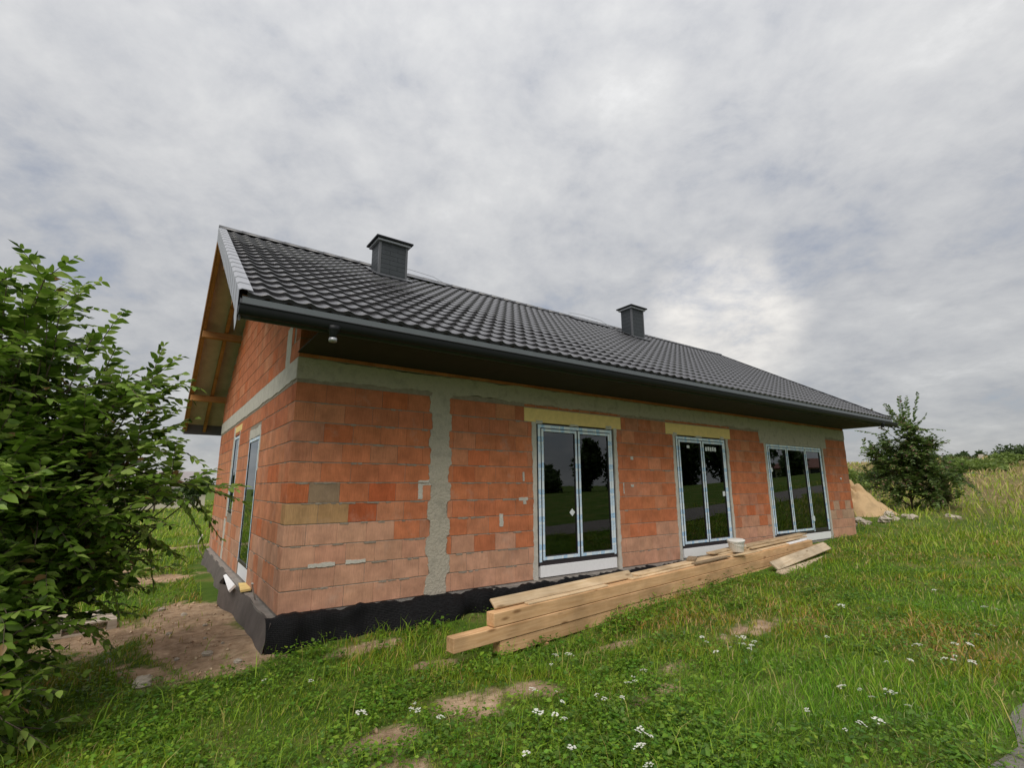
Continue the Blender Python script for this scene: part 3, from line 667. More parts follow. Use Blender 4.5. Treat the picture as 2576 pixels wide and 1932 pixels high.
for s in (0, 1):
    q = [(X1+.012, EY, roofz(EY)-.23), (X1+.012, EY, roofz(EY)+.04), (X1-.10, EY, roofz(EY)+.05)] if s == 0 else [(X1+.012, BEY, roofz(BEY)-.23), (X1+.012, BEY, roofz(BEY)+.04), (X1-.10, BEY, roofz(BEY)+.05)]
    q2 = [(x, RY, z-roofz(y)+RZ) for x, y, z in q]; mb.add(q+q2, [(0, 1, 4, 3), (1, 2, 5, 4)])
mb.obj('rear_verge_flashing', M['trim'], roof)
for i in range(43):                                                # ridge caps
    x0 = X0-.012+i*(X1-X0+.024)/43; x1 = x0+(X1-X0+.024)/43+.02; V = []
    for (x, rr) in ((x0, .090), (x1, .083)):
        for k in range(9):
            t_ = math.pi*k/8; V.append((x, RY-1.15*rr*math.cos(t_), RZ+.0+rr*.95*math.sin(t_)-.015))
    mb = MB(); mb.add(V, [(k, k+1, 9+k+1, 9+k) for k in range(8)]+[tuple(range(8, -1, -1))]); mb.obj('ridge_cap', M['trim'], roof, smooth=True)
# eaves apron, fascia, gutter and outlets
mb = MB(); mb.prism([(EY+.03, EZ-.035), (EY+.03, EZ-.262), (EY+.045, EZ-.262), (EY+.045, EZ-.035)], 0, X0+.03, X1-.01); mb.obj('fascia_board', M['trim'], roof)
mb = MB(); mb.prism([(EY+.10, EZ+.02), (EY-.018, EZ-.046), (EY-.030, EZ-.17), (EY-.025, EZ-.17), (EY-.012, EZ-.049), (EY+.10, EZ+.010)], 0, X0+.02, X1); mb.obj('eaves_apron', M['apron'], roof)
def gutter(y, z, x0, x1, sg):
    prof = []
    for k in range(11):
        t_ = math.pi*k/10; prof.append((y-sg*.056*math.cos(t_), z-.098*math.sin(t_)))
    V = [(x, py, pz) for x in (x0, x1) for py, pz in prof]; n_ = 11
    F = [(k, k+1, n_+k+1, n_+k) for k in range(10)]
    mb = MB(); mb.add(V, F); mb.add([V[k] for k in range(11)], [tuple(range(11))]); mb.add([V[n_+k] for k in range(11)], [tuple(range(10, -1, -1))])
    mb.tube([(x0, y-sg*.058, z+.004), (x1, y-sg*.058, z+.004)], .009, 8)
    return mb.obj('gutter', M['gutter'], roof, smooth=True)
gy_, gzv = EY-.078, EZ-.158
gutter(gy_, gzv, X0-.012, X1+.02, 1); gutter(BEY+.06, BEZ-.16, X0-.012, X1+.02, -1)
mb = MB(); mb.box((X0+.025, BEY-.045, BEZ-.33), (X1-.03, BEY-.02, BEZ-.05)); mb.obj('fascia_board', M['trim'], roof)
for x in (.10, 15.45):
    mb = MB(); mb.tube([(x, gy_, gzv-.055), (x, gy_, gzv-.10), (x, gy_, gzv-.125), (x, gy_, gzv-.19)], [.075, .062, .041, .041], 14); ob = mb.obj('gutter_outlet', M['gutter'], roof, smooth=True)
    mb = MB(); mb.tube([(x, gy_, gzv-.185), (x, gy_, gzv-.225)], .044, 14); mb.obj('outlet_collar', M['verge'], roof, smooth=True)
mb = MB(); mb.box((-.02, EY+.046, 3.114), (LX+.02, -.012, 3.126)); mb.obj('eave_shade_sheet', M['eave_shade_sheet'], roof)  # added dark sheet, stands in for the shade over the brick under the eaves
# --- chimneys
def chimney(x0, x1, y0, y1, top):
    c = empty('chimney', ((x0+x1)/2, (y0+y1)/2, roofz(y0)), house); ox, oy, oz = c.location
    def bx(mb, a, b, bev=0): mb.box((a[0]-ox, a[1]-oy, a[2]-oz), (b[0]-ox, b[1]-oy, b[2]-oz), bev)
    mb = MB(); bx(mb, (x0, y0, roofz(y0)-.4), (x1, y1, top)); mb.obj('stack', M['slate'], c)
    rows = 8; h0 = roofz(y0)-.02; ph = (top-h0)/rows
    for r in range(rows):
        za = h0+r*ph
        for s in range(2):
            cut = x0+(x1-x0)*(.38 if r % 2 else .66)
            mb = MB(); a0, a1 = (x0-.008, cut-.002) if s == 0 else (cut+.002, x1+.008)
            bx(mb, (a0, y0-.016, za+.003), (a1, y0+.004, za+ph-.002)); o = mb.obj('cladding_slat', M['slate'], c)
        mb = MB(); bx(mb, (x0-.016, y0-.008, za+.003), (x0+.004, y1+.008, za+ph-.002)); mb.obj('cladding_slat', M['slate'], c)
        mb = MB(); bx(mb, (x1-.004, y0-.008, za+.003), (x1+.016, y1+.008, za+ph-.002)); mb.obj('cladding_slat', M['slate'], c)
    for px, py in ((x0, y0), (x1, y0)):
        mb = MB(); bx(mb, (px-.024, py-.024, roofz(y0)), (px+.024, py+.024, top-.002)); mb.obj('corner_trim', M['trim'], c)
    mb = MB(); bx(mb, (x0-.07, y0-.07, top-.03), (x1+.07, y1+.07, top+.02), .004); mb.obj('cap_soffit', M['verge'], c)
    mb = MB(); bx(mb, (x0-.115, y0-.115, top+.022), (x1+.115, y1+.115, top+.06), .004); mb.obj('cap', M['gutter'], c)
    mb = MB(); mb.tube([(0, .05, top+.05-oz), (0, .05, top+.19-oz)], .085, 14); mb.obj('flue_pipe', M['pot'], c, smooth=True)
    # flashing skirt on the slope and a folded saddle that runs to the ridge
    def P(x, y, up): return (x-ox, y-oy-sa_*up, roofz(y)-oz+ca_*up)
    mb = MB(); V = [P(x0-.10, y0-.13, .040), P(x1+.10, y0-.13, .040), P(x1+.10, y0-.02, .055), P(x0-.10, y0-.02, .055)]; mb.add(V, [(0, 1, 2, 3)])
    V = [P(x1, y0-.10, .045), P(x1+.13, y0-.10, .045), P(x1+.13, y1+.2, .05), P(x1, y1+.2, .05)]; mb.add(V, [(0, 1, 2, 3)])
    V = [P(x0-.13, y0-.10, .045), P(x0, y0-.10, .045), P(x0, y1+.2, .05), P(x0-.13, y1+.2, .05)]; mb.add(V, [(0, 1, 2, 3)]); mb.obj('flashing', M['trim'], c)
    return c
chimney(2.06, 2.66, 3.08, 3.52, 6.63)
chimney(10.14, 10.66, 3.22, 3.62, 6.86)
for sx, ex in ((2.72, 4.1), (8.4, 10.05)):
    mb = MB(); V = []
    for x in np.linspace(sx, ex, 6):
        for y in (RY-.42, RY-.10): V.append((x, y, roofz(y)+.062))
    mb.add(V, [(i*2, i*2+2, i*2+3, i*2+1) for i in range(5)]); mb.obj('ridge_flashing', M['trim'], roof)
    mb = MB(); pts = [(sx, RY-.1, RZ+.10), (sx+.4*(ex-sx), RY, RZ+.19), (ex-.2, RY, RZ+.16), (ex+.1, RY, RZ+.07)]; mb.tube(pts, .005, 6); mb.obj('lightning_wire', M['verge'], roof)

# --- foundation sheet, ledge, small things at the base
def sheet(name, pts_fn, n, prof_n, mt):
    V = []; 
    for i in range(n):
        for j in range(prof_n): V.append(pts_fn(i/(n-1), j/(prof_n-1)))
    F = [(i*prof_n+j, (i+1)*prof_n+j, (i+1)*prof_n+j+1, i*prof_n+j+1) for i in range(n-1) for j in range(prof_n-1)]
    return link(name, mesh(name, V, F, mt, True), house)
def fm(s, q):
    x = -.13+7.6*s; wv = .030*math.sin(x*3.7+1)+.022*math.sin(x*9.7)+.012*math.sin(x*17)
    top = .004+.014*math.sin(x*7.3)+.012*math.sin(x*15)+.008*math.sin(x*41)-.010*x*(x < 3)-.030*(x >= 3)
    z = top+(-.62-top)*max(0, (q-.10)/.90); y = -.014-.060*min(1, q/.10)-.13*q-wv*2.4*(.15+q)-.035*math.sin(x*11+4*q)*q-.045*math.sin(x*2.3+5*q+1)*min(1, 3*q)-.05*math.sin(q*3.1)
    if x > 2.9: y -= .06*min(1, (x-2.9)/.3)
    return (x, y, z)
sheet('foundation_membrane', fm, 210, 14, M['membrane'])
def gmf(s, q):
    y = -.16+8.36*s; wv = .02*math.sin(y*4.3)+.015*math.sin(y*8.1+1); bulge = .22*math.exp(-((y-2.75)/.62)**2)
    top = -.03+.015*math.sin(y*6)-.02*y*(y < 1); out_ = -.085-bulge*(1-.65*q)-wv*q-.10*q
    return (out_-.02*math.sin(q*3), y, top+(-.60-top)*q+.10*bulge*(1-q))
sheet('gable_membrane', gmf, 150, 8, M['membrane_dusty'])
mb = MB(); mb.prism([(-.10, -.02), (.10, -.02), (.10, -.35), (-.10, -.35)], 0, 2.9, 7.4); mb.obj('foundation_ledge', M['ledge'], house)
mb = MB(); mb.prism([(-.09, -.04), (.10, -.04), (.10, -.35), (-.09, -.35)], 1, .1, 8.3); mb.obj('gable_ledge', M['ledge'], house)

# ------------------------------------------------------------------ timber along the front wall
SD = math.atan2(.75, 7.29); S0 = Vector((1.99, -1.5, -.118)); SRISE = .0100
sdir = Vector((math.cos(SD), math.sin(SD), SRISE)); sper = Vector((-math.sin(SD), math.cos(SD), 0))
def sp(s, t, z): return S0+sdir*s+sper*t+Vector((0, 0, z))
def timber(name, s, ln, t, z, w_, h, mt, label, cat, group=None, yaw=0, roll=0, bev=.006, pitch=0):
    mb = MB(); n = max(1, int(ln/1.2)); mb.box((0, 0, 0), (ln, w_, h), bev)
    o = mb.obj(name, M[mt], None, sp(s, t, z), (roll, -math.asin(SRISE)-pitch, SD+yaw))
    return thing(o, label, cat, group)
BH = .148; BW = .14
GB = 'timber stacked along the front wall'
timber('timber_beam', 0, 10.0, 0, 0, BW, BH, 'softwood', 'long squared spruce beam on top of the stack in front of the patio doors', 'beam', GB)
timber('timber_beam', -.55, 11.5, -.006, -.158, BW, BH+.004, 'softwood', 'squared spruce beam in the middle layer, its end jutting out farthest towards the corner', 'beam', GB)
timber('timber_beam', .10, 4.9, .004, -.314, BW, BH, 'softwood', 'squared beam in the bottom layer of the stack, nearer the house corner', 'beam', GB)
timber('timber_beam', 5.06, 6.6, .0, -.314, BW, BH, 'softwood', 'squared beam in the bottom layer of the stack, running behind the leaning planks', 'beam', GB)
timber('timber_beam', 2.9, 6.9, .17, 0, BW, BH-.004, 'softwood', 'squared beam hidden behind the top beam of the stack, under the loose boards', 'beam', GB)
timber('timber_beam', 2.6, 7.6, .168, -.157, BW, BH, 'softwood', 'squared beam of the middle layer on the wall side of the stack', 'beam', GB)
timber('timber_beam', 2.7, 7.4, .172, -.314, BW, BH, 'softwood', 'squared beam of the bottom layer on the wall side of the stack', 'beam', GB)
for s, lb in ((.75, 'short timber block under the beam stack near its free end'), (4.4, 'short timber block under the middle of the beam stack'), (8.2, 'short timber block under the beam stack by the leaning planks')):
    q = sp(s, -.02, -.314); gzz = float(gz(q.x, q.y)); mb = MB(); mb.box((0, 0, 0), (.10, .36, q.z-gzz+.06), .005); thing(mb.obj('support_block', M['softwood'], None, (q.x, q.y, gzz-.062), (0, 0, SD)), lb, 'block', 'blocks under the beam stack')
GO = 'loose boards lying on the beam stack'
timber('wooden_board', .10, 2.75, .115, .152, .135, .030, 'board', 'board with slanted end leaning on edge at the free end of the beam stack', 'board', GO, roll=R(42), yaw=R(.6))
timber('wooden_board', .55, 1.55, .012, .149, .085, .024, 'board', 'short narrow board lying flat along the top beam near its free end', 'board', GO, yaw=R(.4))
timber('wooden_board', 2.70, 3.05, .045, .149, .15, .026, 'board', 'long pale board lying on the top beam below the middle patio door', 'board', GO, yaw=R(.3))
timber('wooden_board', 2.90, 2.95, .075, .177, .17, .030, 'board', 'wide pale board on top of another board, left of the bucket', 'board', GO, yaw=R(1.0))
timber('wooden_board', 4.5, 1.25, .02, .177, .09, .022, 'dirty_wood', 'narrow stained board under the offcuts, left of the bucket', 'board', GO, yaw=R(-.8))
timber('wooden_board', 5.85, 1.35, .03, .149, .18, .028, 'board', 'pale board under the bucket with a tapering end', 'board', GO, yaw=R(-.5))
timber('wooden_board', 5.5, 1.5, .13, .178, .14, .030, 'board', 'short board under the bucket, second layer of the pile', 'board', GO, yaw=R(2))
timber('wooden_board', 5.42, 1.5, .15, .240, .16, .030, 'board', 'orange tinted board sticking out above the sill left of the bucket', 'board', GO, yaw=R(3))
timber('wooden_board', 5.60, 1.2, .14, .209, .15, .028, 'board', 'board sandwiched below the orange tinted one beside the bucket', 'board', GO, yaw=R(1))
timber('wooden_board', 6.75, 3.6, .17, .236, .19, .032, 'board', 'long orange tinted board on top of the pile, right of the bucket', 'board', GO, yaw=R(.8))
timber('wooden_board', 6.95, 3.1, .11, .202, .16, .030, 'board', 'long board directly beneath the topmost one right of the bucket', 'board', GO, yaw=R(.2))
timber('wooden_board', 7.05, 2.4, .045, .149, .15, .026, 'board', 'board lying on the top beam below the long boards right of the bucket', 'board', GO, yaw=R(.5))
timber('wooden_board', 6.8, 2.9, .19, .177, .14, .024, 'board', 'board in the pile against the wall right of the bucket', 'board', GO, yaw=R(-.4))
timber('wood_offcut', 4.62, .32, .09, .209, .15, .045, 'dirty_wood', 'stubby grey wood offcut at the left foot of the middle patio door', 'offcut', 'wood offcuts on the pile', yaw=R(24))
timber('wood_offcut', 5.05, .95, .26, .175, .09, .028, 'dirty_wood', 'dark stained flat offcut below the middle patio door', 'offcut', 'wood offcuts on the pile', yaw=R(5))
timber('wood_offcut', 5.9, .42, -.01, .178, .07, .026, 'board', 'small split offcut lying in front of the bucket', 'offcut', 'wood offcuts on the pile', yaw=R(-9))
timber('foam_offcut', 8.7, 1.15, .02, .150, .10, .030, 'eps', 'white strip lying on the stack behind the leaning planks', 'offcut', yaw=R(2))
def plank(p00, p10, p01, th, mt, label, group):
    a = Vector(p00); ex = (Vector(p10)-a); ln = ex.length; ex.normalize(); ey = Vector(p01)-a; ey -= ex*ey.dot(ex); w_ = ey.length; ey.normalize(); ez = ex.cross(ey)
    mb = MB(); mb.box((0, 0, -th), (ln, w_, 0), .004); o = mb.obj('leaning_plank', M[mt])
    o.matrix_world = Matrix(((ex.x, ey.x, ez.x, a.x), (ex.y, ey.y, ez.y, a.y), (ex.z, ey.z, ez.z, a.z), (0, 0, 0, 1)))
    return thing(o, label, 'plank', group)
GP = 'planks leaning on the beam stack'
plank((9.0, -1.125, -.20), (11.90, -.905, -.022), (9.06, -.96, -.060), .035, 'plank', 'upper greyish plank leaning on the stack below the three-part door', GP)
plank((8.86, -1.30, -.255), (11.78, -1.07, -.175), (8.99, -1.128, -.206), .035, 'plank', 'lower greyish plank in the grass below the other leaning plank', GP)
plank((10.7, -1.33, -.225), (11.95, -1.13, -.165), (10.69, -1.24, -.215), .05, 'plank', 'short narrow plank lying in the grass at the foot of the leaning planks', GP)
# bucket
bk = sp(6.28, .13, 0); bz = bk.z+.215
b = thing(empty('bucket', (bk.x, bk.y, bz)), 'white plastic bucket with loose lid standing on the boards beside the middle door', 'bucket')
def lathe(mb, prof, n=28):
    V = [(r*math.cos(2*math.pi*k/n), r*math.sin(2*math.pi*k/n), z) for r, z in prof for k in range(n)]
    F = [(i*n+k, i*n+(k+1) % n, (i+1)*n+(k+1) % n, (i+1)*n+k) for i in range(len(prof)-1) for k in range(n)]
    return mb.add(V, F)
mb = lathe(MB(), [(.001, .002), (.128, .002), (.134, .008), (.150, .19), (.152, .195), (.147, .195), (.13, .012), (.001, .012)]); mb.obj('body', M['bucket'], b, smooth=True)
mb = lathe(MB(), [(.151, .170), (.160, .172), (.161, .188), (.152, .190)]); mb.obj('rim', M['bucket'], b, smooth=True)
mb = lathe(MB(), [(.001, .012), (.150, .010), (.163, .004), (.168, -.012), (.171, -.012), (.167, .010), (.152, .017), (.001, .018)]); mb.obj('lid', M['bucket'], b, (.008, 0, .214), (R(2), R(-5), 0), smooth=True)
mb = MB(); mb.tube([(.160*math.cos(t_), -.02-.158*math.sin(t_), .165-.05*math.sin(t_)) for t_ in np.linspace(0, math.pi, 13)], .004, 6); mb.obj('handle', M['cable'], b)

# ------------------------------------------------------------------ leaf builders
def unit(a): return a/np.maximum(np.linalg.norm(a, axis=-1, keepdims=True), 1e-9)
def leaves(B, D, Nn, ln, wd, cl, fold=.18, droop=.15, fine=False):
    """pointed leaves folded along the midrib: base points, directions, normals -> verts, tris, colours"""
    D = unit(D); S = unit(np.cross(D, Nn)); Nn = np.cross(S, D); ln = ln[:, None]; wd = wd[:, None]
    C = B+D*ln*.45-Nn*wd*fold; Lf = B+D*ln*.40+S*wd*.5+Nn*wd*.08; Rt = B+D*ln*.40-S*wd*.5+Nn*wd*.08; T = B+D*ln-Nn*ln*droop
    if fine:                                                          # rounder outline for leaves seen close up
        L2 = B+D*ln*.68+S*wd*.36+Nn*wd*.02-Nn*ln*droop*.4; R2 = B+D*ln*.68-S*wd*.36+Nn*wd*.02-Nn*ln*droop*.4; L0 = B+D*ln*.14+S*wd*.33; R0 = B+D*ln*.14-S*wd*.33
        V = np.stack([B, L0, Lf, L2, T, R2, Rt, R0, C], 1).reshape(-1, 3); n = len(B); o = (np.arange(n)*9)[:, None]
        F = np.concatenate([o+np.array([8, i, (i+1) % 8]) for i in range(8)], 0); return V, F, np.repeat(cl, 9, axis=0)
    V = np.stack([B, Lf, C, Rt, T], 1).reshape(-1, 3); n = len(B); o = (np.arange(n)*5)[:, None]
    F = np.concatenate([o+np.array([0, 1, 2]), o+np.array([0, 2, 3]), o+np.array([1, 4, 2]), o+np.array([2, 4, 3])], 0)
    return V, F, np.repeat(cl, 5, axis=0)
def palette(n, cols, wts, jit=.14):
    c = np.array(cols)[rng.choice(len(cols), n, p=np.array(wts)/sum(wts))]; return c*rng.uniform(1-jit, 1+jit, (n, 1))
def curve(a, b, n, sag, wig):
    t = np.linspace(0, 1, n)[:, None]; a = np.array(a, float); b = np.array(b, float); p = a+(b-a)*t
    p[:, 2] += sag*4*(t*(1-t))[:, 0]; p += (rng.normal(0, wig, (n, 3)).cumsum(0))*np.minimum(1, 4*(1-t))*t; return p
def leafy_tree(name, base, tips, label, cat, nsub, nshoot, shoot_len, leaf_len, cols, wts, wind=(0, 0, 0), per=.042, lo=.35, trunk_r=.06, group=None, sub_len=(.35, .8), droop=.4, leader=False, wide=.54, plumes=()):
    root = thing(empty(name, base), label, cat, group); base = np.array(base, float); wind = np.array(wind)
    B_, D_, N_, L_ = [], [], [], []; stems = MB()
    tk = MB()
    for ti, tip in enumerate(tips):
        tip = np.array(tip, float); foot = base+np.array([rng.uniform(-.12, .12), rng.uniform(-.12, .12), 0])*(trunk_r/.06)
        if leader and ti: ld_ = np.array(tips[0], float); fr_ = np.clip((tip[2]-base[2])/(ld_[2]-base[2])-.22, .04, .85); foot = base+(ld_-base)*fr_
        c = curve(foot, tip, 12, .10*np.linalg.norm(tip-foot)*.35, .03)
        mb = MB(); mb.tube(c-base, list(np.linspace(trunk_r*.55, .006, 12)), 7); mb.obj('branch', M['bark'], root, smooth=True)
        hl = np.linalg.norm(tip-foot)
        for q in range(max(2, int(nsub*hl/2.2))):
            u_ = lo+(1-lo)*rng.random()**.8; i = min(int(u_*11), 10); st = c[i]+(c[i+1]-c[i])*(u_*11-i)
            ax = unit(c[i+1]-c[i]); dr = unit(ax*rng.uniform(.2, .9)+unit(rng.normal(0, 1, 3))*1.0+wind*.5); sl = rng.uniform(*sub_len)*(.6+.4*min(1, hl/2))
            e2 = st+dr*sl; c2 = curve(st, e2, 5, .06, .015); stems.tube(c2-base, [.008, .007, .006, .005, .003], 5)
            for k in range(nshoot):
                j = rng.integers(1, 5); s0 = c2[j]; d0 = unit(dr*.6+unit(rng.normal(0, 1, 3))*.9+np.array([0, 0, .15])+wind)
                sh = rng.uniform(*shoot_len); m_ = max(4, int(sh/per)); tt = np.linspace(.05, 1, m_)[:, None]
                ps = s0+d0*sh*tt+np.array([0, 0, -1])*droop*sh*tt**2*rng.uniform(.2, 1)+wind*.25*sh*tt**2
                stems.tube(np.array([ps[0], ps[m_//2], ps[-1]])-base, [.004, .003, .0015], 4, False)
                tg = unit(np.gradient(ps, axis=0)); upv = np.array([0, 0, 1.0]); sd_ = unit(np.cross(tg, upv)+1e-4); sgn = np.where(np.arange(m_) % 2 == 0, 1, -1)[:, None]
                for rep in (0, 1):
                    sg2 = sgn if rep == 0 else -sgn
                    dd = unit(tg*.55+sd_*sg2*.85+rng.normal(0, .22, (m_, 3))+wind*.35+np.array([0, 0, -.12])); nn = unit(np.cross(sd_, tg)+rng.normal(0, .3, (m_, 3)))
                    B_.append(ps); D_.append(dd); N_.append(nn); L_.append(rng.uniform(.7, 1.1, m_)*np.linspace(1.0, .62, m_)*leaf_len)
    for (pa, pb, pl) in plumes:                                       # long wind-swept end shoots
        pa, pb = np.array(pa), np.array(pb); sh = np.linalg.norm(pb-pa); m_ = max(6, int(sh/(per*1.05))); ps = curve(pa, pb, m_, .05*sh, .004); stems.tube(ps[::max(1, m_//5)]-base, .004, 4, False)
        bk_ = curve(base+(pa-base)*.45, pa, 5, .03, .01); stems.tube(bk_-base, [.012, .010, .008, .007, .005], 5)
        tg = unit(np.gradient(ps, axis=0)); sd_ = unit(np.cross(tg, np.array([.05, .1, 1.0])))
        for sg2 in (1, -1):
            dd = unit(tg*.65+sd_*sg2*.75+rng.normal(0, .18, (m_, 3))+wind*.3+np.array([0, 0, -.15])); nn = unit(np.cross(sd_, tg)+rng.normal(0, .35, (m_, 3)))
            B_.append(ps); D_.append(dd); N_.append(nn); L_.append(rng.uniform(.8, 1.15, m_)*np.linspace(1.0, .6, m_)*pl)
    B_, D_, N_, L_ = map(np.concatenate, (B_, D_, N_, L_)); cl = palette(len(B_), cols, wts)
    V, F, C = leaves(B_-base, D_, N_, L_, L_*wide, cl, fine=True)
    link('crown', mesh('crown', V, F, M['leaf'], False, C), root); stems.obj('twigs', M['bark'], root)
    return root
G_ = [(.135, .24, .026), (.21, .33, .046), (.33, .45, .10), (.055, .105, .014), (.28, .17, .07)]
lb = (-2.55, .30, float(gz(-2.55, .3))-.05)
tipsL = [(-2.4, -.7, 2.75), (-2.65, -.5, 2.85), (-2.95, -.5, 2.9), (-2.1, -.6, 2.4), (-1.8, -.55, 2.1), (-1.6, -.5, 1.8), (-1.35, -.55, 1.50), (-2.0, -.8, 1.9), (-2.3, -1.0, 1.5), (-2.6, -1.1, 2.2), (-3.2, -.5, 2.2), (-2.3, -1.1, .75), (-2.7, -.9, .35), (-3.1, -.4, 1.1), (-1.85, -.7, 1.3), (-2.25, -.9, .1), (-1.95, -.3, 1.7), (-2.5, .3, 2.3), (-2.2, .35, 1.7), (-2.45, -1.0, .15), (-2.9, -.8, .1), (-2.2, -.55, .75), (-2.1, -.35, 1.15), (-1.8, -.5, 1.75), (-2.25, -.6, 2.3), (-2.75, -.7, 2.5), (-2.5, -.75, 1.1), (-1.75, -.45, 1.0), (-2.4, -1.15, .0), (-2.7, -1.2, .7)]
plL = list(zip([(-2.23, -.78, 2.75), (-2.5, -.82, 2.75), (-2.36, -.78, 2.7), (-2.17, -.73, 2.6), (-2.02, -.67, 2.4), (-1.87, -.63, 2.3), (-1.77, -.61, 2.2), (-1.60, -.58, 2.15), (-1.56, -.54, 1.70), (-1.20, -.54, 1.50), (-.97, -.54, 1.36), (-1.32, -.54, 1.06), (-1.57, -.58, .7), (-2.02, -.78, -.12), (-1.82, -.86, -.40), (-2.11, -.63, .73), (-1.25, -.5, 1.45), (-1.2, -.5, 1.4), (-1.1, -.5, 1.35)],
    [(-2.3, -.91, 3.28), (-2.54, -.94, 3.22), (-2.42, -.89, 3.12), (-2.18, -.81, 2.98), (-1.92, -.73, 2.83), (-1.76, -.69, 2.72), (-1.56, -.64, 2.56), (-1.17, -.63, 2.49), (-1.13, -.55, 1.90), (-.55, -.59, 1.30), (-.71, -.58, .94), (-1.21, -.6, .53), (-1.43, -.64, .29), (-1.8, -.82, -.28), (-1.59, -.85, -.36), (-2.04, -.67, .38), (-.62, -.62, 1.42), (-.78, -.52, 1.12), (-.85, -.6, .88)], [.135]*19))
leafy_tree('broadleaf_tree', lb, tipsL, 'windblown bushy green tree standing beside the gable wall', 'tree', 9, 5, (.26, .56), .138, G_, [3.6, 3.4, 2.4, 2.2, .12], wind=(.30, -.05, .12), trunk_r=.05, per=.052, plumes=plL, droop=.25)
def far(p, k=1.2): return tuple(CAM+(np.array(p)-CAM)*k)
rb_ = (22.2, .5, float(gz(22.2, .5))-.05)
tipsR = [(18.05, -1.0, 3.35), (18.0, -.9, 3.0), (18.0, -1.0, 2.8), (17.9, -.4, 2.6), (18.2, -1.35, 2.5), (17.75, 0., 2.35), (17.8, -.2, 2.1), (18.3, -1.7, 2.2), (18.5, -1.9, 1.7), (18.0, .2, 1.6), (18.4, -1.5, 1.2), (17.9, -.4, 1.1), (18.2, -1.0, 1.5), (18.9, -.2, 2.6), (18.7, -1.2, 2.2), (18.4, -.7, 1.9), (18.2, -.9, 2.4), (18.0, -.2, 2.0), (18.3, -1.5, 1.9), (18.1, -.6, 1.5), (18.2, -1.2, 2.1)]
leafy_tree('walnut_sapling', rb_, [far(p_) for p_ in tipsR], 'young sparse tree with feathery top rising behind the far eaves corner', 'tree', 15, 5, (.35, .70), .165, [(.11, .18, .04), (.15, .23, .055), (.20, .28, .08), (.06, .11, .025), (.26, .17, .12)], [4, 3, 1.4, 2, .8], wind=(-.12, .06, .05), per=.072, lo=.15, trunk_r=.06, leader=True, plumes=[(far(a_), far(b_), c_) for a_, b_, c_ in zip([(18.04, -1.13, 3.3), (17.99, -.9, 3.1), (18.02, -1.01, 3.2), (17.98, -.84, 3.05), (17.97, -.79, 2.95), (17.87, -.44, 2.95), (18.16, -1.32, 2.45), (18.1, -1.17, 2.7), (17.85, -.24, 2.3), (18.05, -1.05, 3.0), (18.0, -.7, 2.8)], [(18.0, -1.39, 4.26), (17.89, -.93, 4.19), (17.94, -1.11, 4.19), (17.79, -.53, 3.97), (17.71, -.21, 3.85), (17.6, .29, 3.22), (18.28, -1.85, 2.71), (18.18, -1.53, 2.97), (17.66, .3, 2.41), (18.1, -1.5, 3.6), (17.8, -.1, 3.5)], [.18]*11)])

def cloud_tree(name, x, y, h, rx_, label, cat, group, cols, n=1400, size=.28, trunk=.15, z=None, lobes=7):
    z0 = float(gz(x, y)) if z is None else z; root = thing(empty(name, (x, y, z0)), label, cat, group)
    cs_ = []
    for i in range(lobes):
        a = rng.uniform(0, 6.28); rr = rng.random()**.5*rx_*.62; zz = h*(trunk+ (1-trunk)*rng.uniform(.10 if trunk < .05 else .18, .80)); k = 1-.55*max(0, (zz/h-.45)/.55)
        cs_.append((rr*k*math.cos(a), rr*k*math.sin(a), zz, rx_*rng.uniform(.32, .55)*k, h*(1-trunk)*rng.uniform(.16, .26)))
    pk = rng.integers(0, lobes, n); d = unit(rng.normal(0, 1, (n, 3)))*(rng.random((n, 1))**.4); c = np.array(cs_)[pk]
    B = c[:, :3]+d*np.stack([c[:, 3], c[:, 3], c[:, 4]], 1); B[:, 2] = np.maximum(B[:, 2], .04)
    V, F, C = leaves(B, rng.normal(0, 1, (n, 3)), rng.normal(0, 1, (n, 3))+np.array([0, 0, .8]), rng.uniform(.6, 1.3, n)*size, rng.uniform(.4, .8, n)*size, palette(n, cols, [3, 3, 2], .2))
    link('crown', mesh('crown', V, F, M['leaf'], False, C), root)
    mb = MB(); mb.tube([(0, 0, -.1), (.03*h*.2, 0, h*.3), (0, .03, h*.7)], [h*.022, h*.016, h*.005], 7); mb.obj('trunk', M['bark'], root, smooth=True)
    return root
DG = [(.05, .085, .026), (.07, .115, .034), (.10, .15, .048)]; YG = [(.17, .25, .05), (.22, .30, .07), (.13, .19, .045)]; BG = [(.14, .14, .05), (.18, .16, .07), (.11, .13, .045)]
# shrubs and trees up the field to the right
gr_ = 'shrubs and trees up the rising field'
for (x, y, h, rx_, lb_, cols) in [(34, 5.6, 1.1, 1.4, 'mid green shrub in the field just behind the young tree', DG), (29, 4.9, 1.5, 1.5, 'leafy shrub behind the soil heap', YG), (27.0, 5.9, 1.8, 1.3, 'dark green shrub next to the far house corner', DG),
        (47, 6.6, .9, 2.0, 'low dark bush on the crest just right of the young tree', DG), (53, 6.6, .8, 2.0, 'rounded olive bush on the crest below the distant roof', BG), (45, 3.6, 1.0, 2.4, 'wide yellow green bush low on the crest', YG), (52, 3.2, .9, 2.4, 'bright yellow green shrub near the right edge of the view', YG), (33.5, 1.7, 1.15, .8, 'small green shrub alone in the dry grass', YG), (23.3, -.1, 1.0, .6, 'dark weedy shrub in tall grass right of the young tree', BG),
        (60, 7.5, .8, 1.8, 'bush on the crest in front of the distant house', DG)]:
    cloud_tree('shrub', x, y, h, rx_, lb_, 'shrub', gr_, cols, n=1500, size=.20 if x < 36 else .26, trunk=.02)
